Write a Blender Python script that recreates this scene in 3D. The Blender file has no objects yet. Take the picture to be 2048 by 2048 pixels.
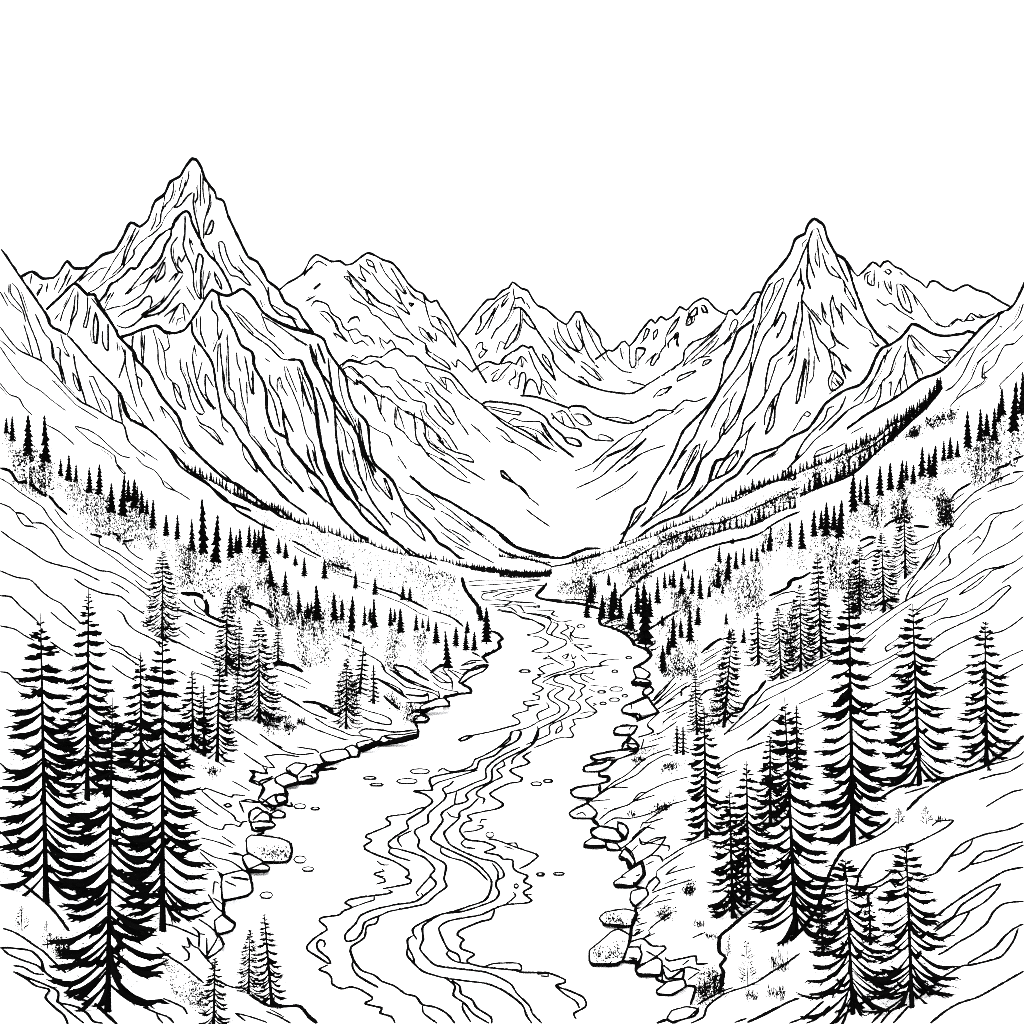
# strokes: crop letter, then "w x,y x,y ..." ; w = 1 thin 2 medium 3 thick   (crop pixels of the photograph)
STROKES = {
'A': """
1 1105,130 1105,310;1 1120,140 1120,230 1130,300;1 1150,190 1155,290 1140,350 1125,410 1122,490
1 1045,115 1035,170 1000,240 975,300 955,320 990,310 1030,260 1060,235;1 1010,150 990,230;1 1025,170 1000,260
1 960,180 955,240 940,280 915,305 890,350 885,400 860,430;1 912,250 905,300 890,340;1 865,350 855,400 830,450
1 955,320 915,370 890,420 850,460 780,510 740,555 740,580 690,640 640,690 600,715 530,770 485,790
1 750,430 720,490 690,560 670,640 620,690;1 770,440 730,510 700,580 680,650;1 690,530 640,600 590,680 570,715 550,735
1 590,650 550,660 510,700 485,730;1 520,670 480,690 435,730;2.4 490,650 450,700 410,735
2.4 545,840 580,800 610,745 650,725 690,690 720,655 755,655 790,600 830,545 880,480 945,435 960,400 990,360 1020,340 1040,350 1060,410 1090,470 1120,530 1150,580 1190,620 1230,680 1260,740 1280,790
1.5 1020,365 1018,470 1010,530 1030,590 1065,670 1070,760 1090,810 1105,825 1105,690 1120,600 1100,575 1085,620 1080,680
2 945,435 940,480 910,530 890,590 850,640 800,670 770,710 720,770 690,800
1.5 1070,240 1065,300 1075,360 1095,440 1105,490;1 1085,205 1090,260 1075,290;1.4 1170,385 1155,420 1135,470 1165,460 1180,400 1170,385
1 1205,510 1215,505 1235,520 1250,580 1280,640 1330,680 1385,750 1360,740 1310,700 1270,690 1230,620 1210,560 1205,510
1 1170,555 1190,610;1.4 1320,580 1340,620 1400,680 1450,740 1475,790 1490,840;1 1310,640 1350,690
1 980,480 945,530 945,590 960,630 980,670 1010,680 980,640 985,590 1000,620 1020,580;1 1045,485 1050,530 1070,580;1 1045,490 1065,525
1 915,590 880,640 840,690 800,730 750,760 700,800;1 905,620 880,680 855,730 905,690 910,620
1.3 1010,690 960,760 900,840 860,870 800,910 730,970 690,985 650,970;1 970,680 930,730;1 990,670 960,720
1.4 650,925 700,890 760,860 800,815 830,810 835,840 825,870;1 575,890 630,870 690,860 740,830 790,790 830,720 860,690
1 905,810 880,860 840,890 800,910 790,925 850,910 910,880 960,810 995,770;1 870,915 940,840;1 905,920 990,850
1 930,960 970,880 1000,845 1020,860 1045,910;1 1010,860 1020,950;1 975,970 980,940 1010,925
1 1030,755 1075,830;1 1155,670 1140,730 1120,780;1 1180,670 1215,730 1220,770 1190,720 1180,670;1 630,785 600,840 570,900;1 610,790 580,850
1 175,685 165,740 145,765;1 385,660 350,740 320,790;1.4 330,705 300,775;1.4 215,740 235,745 220,780 205,810;1.4 265,735 255,785;1 395,690 365,750
1 410,760 380,830 350,890 335,945;1 430,775 425,890 400,940 380,1000 370,1020;1 330,900 295,950;1 415,800 405,880 385,960
1 485,810 480,900 460,980 475,980 500,860;1.4 525,895 515,960 515,1040 530,1070 540,960 525,895;1.4 565,1000 565,1060 580,1100 595,1110 595,960;1 645,1060 650,1110;1 505,820 545,870 600,940
1.4 195,910 240,1010 280,1060 290,1150 320,1190 345,1280;1 335,1020 350,1080 380,1140 360,1130 350,1110;1 310,1090 330,1100 330,1170 360,1290
1.4 405,1130 415,1200 440,1290 475,1410;1 400,1230 410,1290 430,1330 440,1330 420,1260 400,1230;1 490,1250 510,1250 540,1310 560,1350 600,1390 620,1490;1 490,1270 520,1350 560,1450;1 550,1370 590,1450
1.5 0,980 50,1050 100,1105 170,1140 230,1170 290,1230 360,1310 440,1390 520,1430 620,1490 680,1520 700,1590 720,1625 800,1695
1 285,1270 400,1390 420,1410 540,1485;1 0,1090 60,1180 140,1280 220,1330 280,1380 360,1440;1 0,1290 50,1350 100,1370 130,1420 175,1465
1 65,735 100,780 130,870 160,960 200,1060 230,1170;1 55,740 60,800 120,880 140,950;1 20,785 60,850 120,900;1.3 0,785 40,860
1 130,965 150,1030 180,1140;1 115,1060 170,1140;1.4 0,1050 85,1130
1 410,1525 480,1545 540,1580 600,1635 660,1685 715,1700;1 410,1530 500,1610 560,1640 630,1690 640,1730 690,1785 680,1790 640,1740
1 250,1515 330,1560 410,1630;1 775,1655 870,1715;1 750,1695 790,1740 850,1770 890,1820 910,1860 980,1890 1050,1935;1 900,1825 970,1885
1 670,1080 690,1150 655,1260;1 690,1100 695,1200 720,1300 755,1420;1.3 735,1030 730,1110 745,1200 770,1330 800,1400 850,1500;1 745,1240 780,1270 780,1310
1.3 650,1340 655,1420 675,1510;2.6 665,1340 690,1430 720,1500;1 690,1390 760,1470 800,1530;1 890,1415 940,1470 990,1550 1020,1620 1070,1665;1 885,1415 915,1480
1 730,1015 730,1110;1 780,1005 780,1100 790,1180 800,1020;1 845,990 870,1090 875,1180 910,1270;1 875,1040 905,1110 920,1240 950,1280 1000,1370 1025,1435 980,1390 955,1290 990,1310 1010,1400;1 920,1010 935,1090 910,1110
2.2 1060,950 1065,1010 1100,1070 1150,1140 1180,1200 1195,1310 1210,1400 1225,1470 1280,1530 1320,1600 1370,1660 1430,1760 1500,1840 1590,1935
1.4 1110,920 1110,1010 1135,1090;1 1085,930 1090,1000;1.4 1170,830 1170,880 1200,920 1200,1000 1210,1050 1215,1040 1230,990;1 1200,1050 1175,1120;1 1205,1070 1200,1230
3 1205,800 1220,870 1260,920 1300,1010 1330,1080 1390,1120 1405,1200 1450,1280 1470,1350 1475,1450 1510,1550 1580,1590 1600,1640 1700,1760 1780,1840 1820,1935
1 995,1150 1000,1210 1030,1280 1050,1370 1080,1440 1110,1460 1130,1450 1090,1370 1050,1270 1030,1170
1 1075,1080 1065,1150 1080,1260 1110,1340 1180,1435 1140,1350 1135,1240 1180,1310;1 1075,1080 1085,1140;1 1115,1170 1090,1270
1.4 1255,1020 1260,1190 1265,1310 1290,1340 1300,1440;1.4 1215,1060 1225,1180 1240,1340 1300,1440 1360,1530 1380,1580 1450,1660 1520,1750 1610,1845
1 1230,1200 1235,1310;1.4 1305,1120 1310,1180 1330,1225;1.4 1350,1140 1365,1220 1380,1310 1395,1350 1395,1220;1 1320,1260 1335,1370 1355,1440 1365,1520;1 1360,1280 1365,1400
1 1400,1580 1470,1670 1500,1740 1560,1790;1 1085,1470 1110,1510 1180,1550 1230,1630 1160,1570 1100,1520;1 1220,1460 1230,1530 1260,1560;1 1335,1620 1350,1700 1420,1780 1390,1700 1335,1620
1.3 1250,855 1290,900 1330,960 1390,1020 1450,1060 1490,1090 1550,1150 1590,1160;1 1300,895 1340,920 1420,1000 1500,1060 1570,1130;1 1310,910 1360,970 1400,1015
2.6 1590,1160 1660,1165 1690,1240 1720,1310 1740,1400 1760,1560 1800,1760 1870,1880
1 1435,830 1450,870;1 1440,900 1470,980 1480,1000 1520,1035;1 1450,920 1520,960 1620,1030 1700,1080
2 1480,760 1490,850 1540,910 1610,930 1650,990 1740,1020;1 1490,850 1560,890 1640,940;1 1450,900 1560,970 1640,1000;1 1600,1020 1690,1080
1.4 1460,1150 1490,1170;1.6 1490,1240 1490,1290 1540,1370 1560,1430 1620,1560;1.4 1480,1320 1510,1390 1545,1530;2.6 1560,1430 1570,1520 1590,1600
1 1530,1330 1530,1270 1545,1255 1560,1310 1590,1360;1 1570,1195 1580,1260 1620,1340 1660,1450 1690,1570 1730,1630 1750,1740 1785,1800;1 1580,1195 1640,1340
1 1640,1195 1660,1280 1680,1350 1720,1460;1 1650,1200 1700,1320 1720,1380;1.6 1745,1310 1790,1420 1810,1500
2.2 1710,1090 1730,1170 1770,1240 1830,1380 1880,1460 1930,1520;1.4 1750,1070 1790,1180;1 1740,1100 1750,1160;1.2 1810,1150 1830,1290
1 1700,1860 1790,1935;1.2 1520,1590 1550,1680 1555,1740 1590,1790 1670,1890;1 1460,1530 1480,1600 1520,1640;1 990,1640 1025,1680;1 1215,1770 1260,1810 1330,1880;1 1690,1630 1710,1700 1740,1780
""",
'B': """
2.2 0,1165 60,1280 80,1400 90,1520 120,1650 160,1780 220,1880 270,1935;1.4 20,985 90,1020;2.4 55,1075 90,1170 120,1240 160,1290 190,1370 240,1450 290,1530 330,1600 360,1680 420,1780
2.4 170,1290 190,1440 200,1600 230,1760 290,1870 320,1930;1.3 155,1150 160,1230 172,1290;1 85,1100 95,1160;1.6 100,1070 140,1180
1.4 85,1310 120,1390 155,1510;1 0,1240 20,1420;1 10,1280 50,1400 85,1475;1 210,1200 220,1310 250,1420 300,1520 330,1640 360,1720 400,1840 440,1890
1.4 190,1450 240,1550 255,1630 270,1680;1 255,1550 290,1610 310,1720 320,1770 370,1880;1.3 320,1480 330,1600 350,1680 385,1690;1 100,1490 110,1630 150,1760 210,1880
1.2 35,1625 60,1720 85,1780;1 460,1810 480,1870 510,1930;1 60,1860 130,1930;1 330,1500 345,1600 370,1700
1 0,700 60,650 100,615 150,640;1 20,700 80,630;2.6 75,770 110,740;1.2 25,840 85,805;1.2 60,865 85,835 150,855 175,905 220,935 240,980 265,1000 310,990 340,1025 380,1030 415,1075;1 265,1000 300,1070 340,1055 380,1085
1 105,890 150,900 200,960 215,1000 260,1060 220,1030 185,1010 205,1040;1 110,900 165,955;2 265,955 280,935 315,925 330,950
1 240,700 270,700 300,760 370,840 420,870;1 240,700 290,740
1.2 260,665 295,700 360,770 380,780 440,840 510,870 550,930 590,990 640,1040 690,1070 710,1110 800,1170 830,1210
1.2 275,800 300,830 370,865 400,910 440,930 520,1020 600,1050 630,1080
1 365,605 380,640 410,650 420,680 400,620 365,605;1 330,630 340,680 365,730 320,700;1 335,640 390,690
1.2 395,675 440,740 510,810 560,850 530,770;1 440,620 470,680 520,740 580,795 500,650;1 525,770 560,840 605,910 530,860;2 600,845 625,850 610,865 600,845
1 360,775 400,850 470,900 550,930;1 370,780 380,840;1 585,750 620,800 690,850
1.2 680,800 700,890 730,970 790,1010 840,1060 860,1090 830,1000 780,940 720,915;1 755,925 790,990 820,1040
1 655,975 670,1020 720,1060;1 655,975 690,1000 740,1070;1 705,1005 750,1055 745,1010;1 440,1035 450,1080 470,1105;1 440,1035 480,1070 500,1050 530,1095
1.3 690,1070 700,1120 740,1160 830,1215;1 520,1020 570,1040
1 270,1160 290,1135 320,1150;1.4 230,1200 270,1165 370,1185 420,1165 470,1200 520,1210 550,1260 600,1290 660,1340 690,1370
1.2 240,1210 280,1195 320,1230 350,1260 370,1245 400,1260 450,1310 490,1310 540,1370 590,1390
1.2 250,1240 320,1300 310,1270 360,1310 420,1370 440,1440 470,1505;1 450,1350 445,1460;1.4 355,1355 365,1400
1.2 330,1270 420,1350 480,1370 530,1410 580,1450 650,1480 700,1520 760,1580 800,1640 860,1670 930,1690 955,1725 860,1700
1.2 530,1270 580,1330 620,1380 690,1400 700,1450 760,1520 800,1550 870,1660;1.4 620,1265 670,1285
1.2 690,1285 720,1290 760,1350 830,1410 870,1490 930,1575;1 690,1285 720,1340;1.2 685,1330 750,1380 790,1440 850,1510 840,1520 780,1470 740,1410
1.2 690,1195 720,1240 790,1310 840,1350;1.2 780,1255 830,1270 880,1340 940,1380;1 770,1250 800,1300;1 800,1260 810,1320
1 525,1420 525,1520 570,1560 610,1610 660,1635;1 535,1415 575,1540;1 575,1440 620,1460 640,1540;1.2 630,1450 640,1590 680,1650 720,1700 780,1750 830,1790 880,1820 940,1840
1.2 665,1440 690,1530 700,1600 770,1660 830,1690 900,1750 1020,1825;1 680,1560 720,1640 800,1690;1 700,1670 760,1700 850,1750 920,1810;1 790,1590 840,1660;1 760,1600 800,1640
1 370,1510 430,1550 490,1580 510,1640;1 540,1690 590,1765;1 610,1805 690,1865 780,1930;1.2 945,1515 1050,1615;1.2 1080,1530 1130,1560 1180,1615 1260,1660 1330,1720;1 1105,1575 1150,1610 1190,1620
1.2 1105,1770 1120,1770 1180,1840 1230,1870 1270,1930;1.2 1105,1775 1120,1810 1180,1840
1.2 1160,785 1090,830 1040,880 1000,920 1000,960 970,1020 1010,990 1080,870;1 1100,850 1070,910 1035,990;1.2 1175,760 1185,820 1220,815 1240,850;1 1150,800 1120,840 1115,870 1150,820
1.2 1185,820 1160,900 1130,950 1080,1000 1055,1045 1090,980;1.4 1215,880 1215,960 1190,1040 1150,1090 1125,1100 1165,1020 1200,960
1.2 1160,890 1205,870 1240,890 1270,940 1300,990 1260,970 1230,930;2 1240,890 1280,950 1310,1000 1350,1060 1390,1120 1400,1170 1440,1220
1.6 1250,845 1270,880;1.2 970,1100 985,1070 1010,1065 1010,1100 1030,1110 1000,1150 990,1130 1010,1110;1 1085,1120 1105,1060 1130,1070
2 945,1225 1000,1185 1040,1170 1100,1185 1130,1145 1200,1100 1225,1080 1260,1095 1275,1085 1300,1130 1340,1190 1390,1250 1410,1275
1.2 830,1165 860,1200 870,1160 950,1230;1.2 1110,1185 1160,1170 1190,1185 1220,1140 1255,1175;1 1220,1150 1225,1200 1210,1190
1 1100,1210 1050,1245;1 1170,1180 1120,1230 1090,1270 1060,1275 1090,1230;1 1000,1225 1050,1190;1.2 1185,1210 1190,1250 1155,1280 1165,1300;1.2 1180,1310 1200,1320 1215,1240 1235,1230 1245,1260 1230,1350
1.2 1235,1350 1250,1290 1270,1265 1300,1290 1320,1350 1330,1270 1290,1190 1260,1110;1 1330,1265 1370,1290 1420,1355;1 1340,1290 1370,1350 1415,1385;1 1335,1125 1345,1160 1400,1230;1 1335,1125 1370,1160 1410,1270
2 1215,1357 1290,1362 1350,1380 1410,1400 1480,1425 1500,1415 1565,1418 1620,1460 1680,1485 1780,1510 1840,1510 1935,1465;1 1680,1480 1750,1478 1840,1505
2 1000,1405 1040,1390 1150,1400 1250,1420 1350,1475 1380,1520 1450,1580 1480,1620 1550,1640 1540,1610 1510,1595 1460,1590
1.2 1010,1415 1080,1425 1220,1450 1210,1465 1140,1455 1050,1430;1.2 1010,1420 1070,1460 1150,1510 1250,1560 1330,1620 1420,1670
1 1150,1505 1180,1485 1230,1500 1330,1505 1370,1560 1420,1630 1510,1700;1.2 1330,1510 1370,1580 1440,1640 1510,1695
1 1170,1530 1240,1530 1320,1560 1380,1620;1 1300,1565 1320,1620;1 1330,1550 1400,1640;1 1390,1450 1400,1490 1390,1480;1.2 1385,1455 1430,1500 1490,1535 1550,1545 1600,1590 1650,1605 1730,1608 1690,1580 1650,1575 1650,1595
1 1410,1450 1450,1440 1480,1470 1520,1530;1 1440,1450 1460,1525;1 1480,1430 1520,1490 1560,1520 1610,1515 1570,1465 1510,1460
2 1440,1220 1500,1260 1580,1300 1680,1330 1740,1340 1830,1345 1910,1305
1.2 1420,950 1430,1010 1480,1080 1560,1130;1.2 1400,985 1420,1060 1500,1150 1520,1180;1 1370,1035 1420,1090 1520,1175;1 1470,970 1500,1050 1540,1110 1560,1080 1530,1010;1 1530,935 1525,970 1550,1010;1.6 1540,940 1560,1060 1600,1150 1650,1205
1 1560,930 1590,1000 1640,1100 1690,1165;1.2 1550,1165 1610,1210 1665,1275 1600,1240 1550,1190;1 1535,1250 1570,1265 1600,1310 1540,1270
1.2 1770,1095 1775,1130 1785,1160;1.2 1820,1090 1820,1180 1840,1205 1855,1190 1860,1100 1910,1100 1870,1165;1 1690,1120 1710,1160 1780,1220 1830,1230;1 1805,1270 1850,1285 1910,1300
1.2 1515,1775 1620,1730 1700,1660 1800,1580 1920,1535;1 1615,1780 1690,1700 1820,1630 1920,1520;1 1690,1700 1800,1650 1850,1600
1.4 1525,1870 1660,1805 1780,1700 1880,1620 1910,1595 1830,1680 1790,1710;1.2 1740,1780 1800,1740 1860,1690 1930,1660;1 1740,1780 1795,1735;1.2 1630,1935 1790,1845 1865,1775
""",
'C': """
3.4 1470,1340 1420,1395 1370,1442 1300,1515 1200,1608;2.4 1200,1608 1130,1662 1060,1735 1000,1785 930,1820 850,1850 760,1880;2 960,1730 990,1690 1090,1640 1200,1560
1.6 0,1200 50,1165 60,1110 100,1065 180,1030 270,950 290,910;1 130,865 120,910 80,930 65,970 110,950 115,920;1 85,885 75,930;2 150,860 165,860 185,900 165,900 150,870
1 0,960 30,920;2 0,1050 25,1020 15,1080;1 265,960 240,1000 150,1080 90,1130 50,1190;1 245,1040 220,1080 160,1140 130,1150;1 320,1005 280,1060 190,1130
1 305,1000 320,950 335,935 350,955 320,1020 275,1080;1 45,1200 150,1110 240,1020;1 90,1180 140,1150 200,1140;1 365,970 400,920 450,850;1 350,910 400,850 415,840
1.2 155,1195 170,1165 210,1160 180,1185 155,1195;1.2 15,1275 30,1250 120,1220 80,1250 15,1280;1.6 0,1435 60,1385 120,1390 185,1365;1 0,1465 55,1425
2.2 440,960 420,1050 370,1150 330,1220 270,1300 210,1400 150,1500 110,1590 60,1650 0,1760
1.8 745,500 710,580 680,660 640,730 600,830 550,960 500,1030 450,1160 420,1260 390,1360 340,1470 270,1570 240,1620 190,1680 150,1720 120,1810 80,1880 0,1930
1.2 545,730 520,760 490,830 480,930 450,1010 430,1130 400,1210 340,1280 270,1370;1 605,705 600,740 560,820 520,900 480,960 450,1040;1 605,705 560,740 545,800 500,900;1 520,745 545,735
1.4 770,440 790,435 800,460;1.6 765,445 745,510 740,600 735,700 755,770;1.4 740,540 750,620 780,710;1 710,515 735,490;1 710,515 712,540;1.4 790,495 800,580 805,650;1 785,560 780,600 795,640
1 800,460 830,540 855,580;1 805,480 840,560;1.2 820,570 840,640 870,690 930,720 945,790 980,850 1005,885 990,830 940,740 900,680 865,640;2 890,580 930,670 960,730
2 700,655 705,720 720,760 705,830 710,920 690,1020 680,1090 665,1180 640,1250 600,1300 580,1360 560,1430 550,1520 505,1570 530,1500 560,1360
1.4 680,755 700,700;2 690,840 670,940 640,1050 580,1120 535,1160 510,1270 500,1360 450,1430 390,1490 370,1570 330,1640 290,1700 240,1720 220,1760 195,1840
1.4 600,890 560,960 555,980 600,900 620,920 600,980 570,1040 575,1010;1.2 605,1145 570,1170 550,1230 520,1320 500,1350;1.2 500,1520 505,1460 540,1390 580,1340
1 655,1050 660,960 680,900 690,850;1 670,1100 630,1140 670,1080;1 630,1190 660,1130;1.4 720,1150 710,1220 690,1280 675,1400 690,1380 710,1270 730,1160 720,1150;1.2 745,1090 745,1190 730,1300 720,1370;1 775,1140 770,1250 745,1290
1.4 745,910 760,1000 780,1100 805,1170;1.4 745,905 775,960 800,1040 850,1100 870,1170 875,1220 855,1270 860,1310 880,1330 935,1280 875,1215;1 870,1270 900,1305;1 855,1350 880,1330;1 890,1260 920,1300
1.4 705,825 740,870 815,970;1 760,880 820,950;1 815,840 825,930 865,975;1.6 815,840 840,930
1.4 875,800 865,850 870,900 885,980;1.2 875,800 890,860 910,900 940,965;1.2 920,845 935,960;1.2 920,845 960,890 1020,960 1080,1000 1100,1050 1130,1080 1110,1085 1075,1060
1.2 865,975 870,1020 890,1080 855,1105 910,1150 930,1210 950,1265;1.2 870,1000 900,1050 965,1100;1.2 925,1180 980,1225 945,1180;1 715,1000 720,1040
1.2 350,1330 320,1380 300,1470 260,1540 250,1600;1.2 280,1500 280,1570 320,1530 350,1490 400,1340 430,1170;1.2 205,1535 250,1430 300,1370
1.2 455,1500 400,1560 340,1620;1.2 450,1510 410,1570 390,1660 340,1740 270,1800 230,1810 280,1720 355,1660 350,1700;1 145,1620 110,1660 40,1810 20,1880;1 145,1620 130,1680 60,1790 20,1870;1.2 185,1600 160,1650 145,1700
1 160,1850 120,1915;1.2 655,1560 710,1470 735,1445 755,1460 740,1475 720,1465
1.4 1165,670 1180,658 1198,675 1185,690 1165,670;1.4 1245,675 1260,690;1.2 1055,730 1055,690 1090,670;1.2 1070,690 1070,735 1095,750 1105,750 1105,665;1.8 1130,730 1130,765
1.2 1160,720 1180,780 1205,800;1 1195,725 1205,790;1 1180,730 1195,770;1.2 1230,740 1235,800 1265,870 1315,900 1295,830 1260,750 1230,740;1 1255,770 1280,850
1.2 1265,740 1320,800 1380,880 1420,940 1460,970 1510,975 1560,935 1600,950 1640,905 1690,930 1770,905;1 1320,805 1345,860;1 1680,905 1720,930;1 1640,920 1660,940 1610,945
1.2 1120,825 1165,860 1200,850 1250,895 1330,940;1.2 1185,970 1240,1010
1.2 1310,1020 1350,1060 1420,1130 1490,1180;1.2 1295,1020 1290,1080 1310,1160 1350,1270;1.2 1300,1020 1340,1090 1385,1140;1 1310,1140 1370,1220 1375,1240;1 1310,1130 1340,1180
1 1440,1140 1520,1150 1490,1180;1.2 1480,1110 1540,1105 1570,1120;1 1500,1110 1530,1150;1 1450,1150 1510,1190;1 1285,1110 1270,1140 1265,1150;1.2 1280,1130 1270,1220 1250,1290 1255,1340;1.2 1270,1220 1290,1310;1 1250,1260 1210,1370;1.2 1195,1360 1200,1280 1185,1290
1.2 1255,1080 1220,1150 1190,1240 1150,1280 1140,1360 1110,1420 1080,1450;1.2 1205,1090 1150,1160 1120,1230 1090,1290 1040,1390 990,1420 940,1450;1 1160,1130 1130,1220 1060,1320 990,1390;1 1140,1290 1110,1360 1050,1400;1 1180,1100 1160,1180
1.2 980,1565 1045,1530;1.2 950,1355 920,1430 860,1490 800,1550;1.2 885,1415 850,1430 830,1490 750,1570 710,1620 670,1700;1 960,1440 870,1530 780,1600 720,1670 650,1740 605,1785;1 940,1450 840,1550
1.2 580,1640 550,1680 480,1720 400,1795;1.2 775,1690 800,1660 880,1630;1.2 770,1700 850,1670 945,1620
1.2 1930,850 1900,930 1830,1000 1700,1120;1.2 1930,935 1875,1000;1.4 1800,905 1780,960 1680,1080 1640,1150 1590,1250 1540,1310 1500,1330
1.2 1660,1085 1590,1150 1555,1200;1.2 1800,1070 1740,1120 1680,1180 1640,1270 1590,1330 1560,1370;1.2 1930,1020 1880,1070 1830,1080 1800,1130 1770,1190 1710,1240;1.2 1735,1165 1710,1190 1705,1260 1720,1260 1700,1290 1600,1350 1550,1390 1525,1420
1.2 1930,1170 1870,1230 1800,1300 1805,1320;1.4 1800,975 1812,978
""",
'D': """
3.2 1095,0 1200,118 1320,212 1400,280 1480,350 1530,400 1620,450 1690,492 1760,520;2.4 1560,300 1640,345 1700,372 1780,390
3 0,120 60,140 110,210 150,210 200,230 270,290 320,310 370,370 430,420;1.2 0,185 60,220 120,270 180,310 270,370 310,430 360,490 420,540 475,575
1.2 0,345 60,370 100,405 150,415 210,480;1.2 100,405 130,460 160,490 210,495 240,510;1.4 210,470 270,475 320,510 360,560 400,630 450,680 520,720 630,775 700,785 780,820 860,870 910,910 970,960
1 350,380 400,450 460,510 520,550 600,610 720,690 810,760 880,810 950,860;1.5 0,520 80,580 180,640 250,690 300,720 380,745 450,760 530,790 640,845
1.5 0,780 100,820 195,840 270,915 330,960 390,990 450,1050 520,1120;1.5 0,940 70,950 130,1010 200,1070 245,1110;1.5 0,1135 90,1155 160,1200 220,1230;1.5 0,1430 50,1440 100,1490 140,1520 240,1530
1.5 475,830 530,870 580,895 660,925 770,945 850,1010 930,1060;1.4 710,850 770,880 835,925;1.5 325,1045 400,1110 490,1165;1.4 320,1235 400,1290 470,1330;1.3 675,1220 720,1260 780,1275 830,1320 890,1350;1.4 700,1280 790,1320 890,1390;1.3 720,1390 800,1450 880,1490
1.4 750,1030 790,1060 820,1120 880,1170 1000,1230 1030,1270;1.3 1070,1210 1160,1250 1300,1320 1420,1370;1.2 640,550 640,610 700,640 760,670 870,750 990,830;1.2 800,600 830,650 880,690 920,710
3 580,545 650,560;2 690,550 740,545 790,590 860,580;1.2 870,840 910,880 970,910;1.2 1150,960 1190,1000 1250,1040 1320,1070;1.2 1140,1030 1200,1040 1260,1075 1400,1140 1470,1140;1.3 1195,1115 1320,1190;1.2 1150,1160 1220,1215
3.4 1200,940 1250,930 1310,955 1330,1000 1330,1060 1380,1090 1440,1110;1 1250,960 1260,1000 1320,1050;1 1540,1010 1640,1060 1670,1090;1 1680,1090 1780,1150;3 1560,980 1610,990 1660,1010 1720,1040 1740,1080
1.3 1290,1375 1380,1415;1.2 1430,1415 1500,1455;1.2 1140,1420 1200,1455;1.2 1250,1435 1330,1460 1390,1490;1.2 1470,1380 1520,1415;3.4 1470,1330 1480,1390;3.4 1760,1380 1800,1370 1860,1390 1930,1420
1.3 1820,1500 1900,1535;1.3 1810,1580 1930,1645;1.2 1780,1670 1850,1690;1.3 1500,1800 1560,1840 1660,1905;1.3 1670,1830 1740,1880 1820,1920
""",
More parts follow.
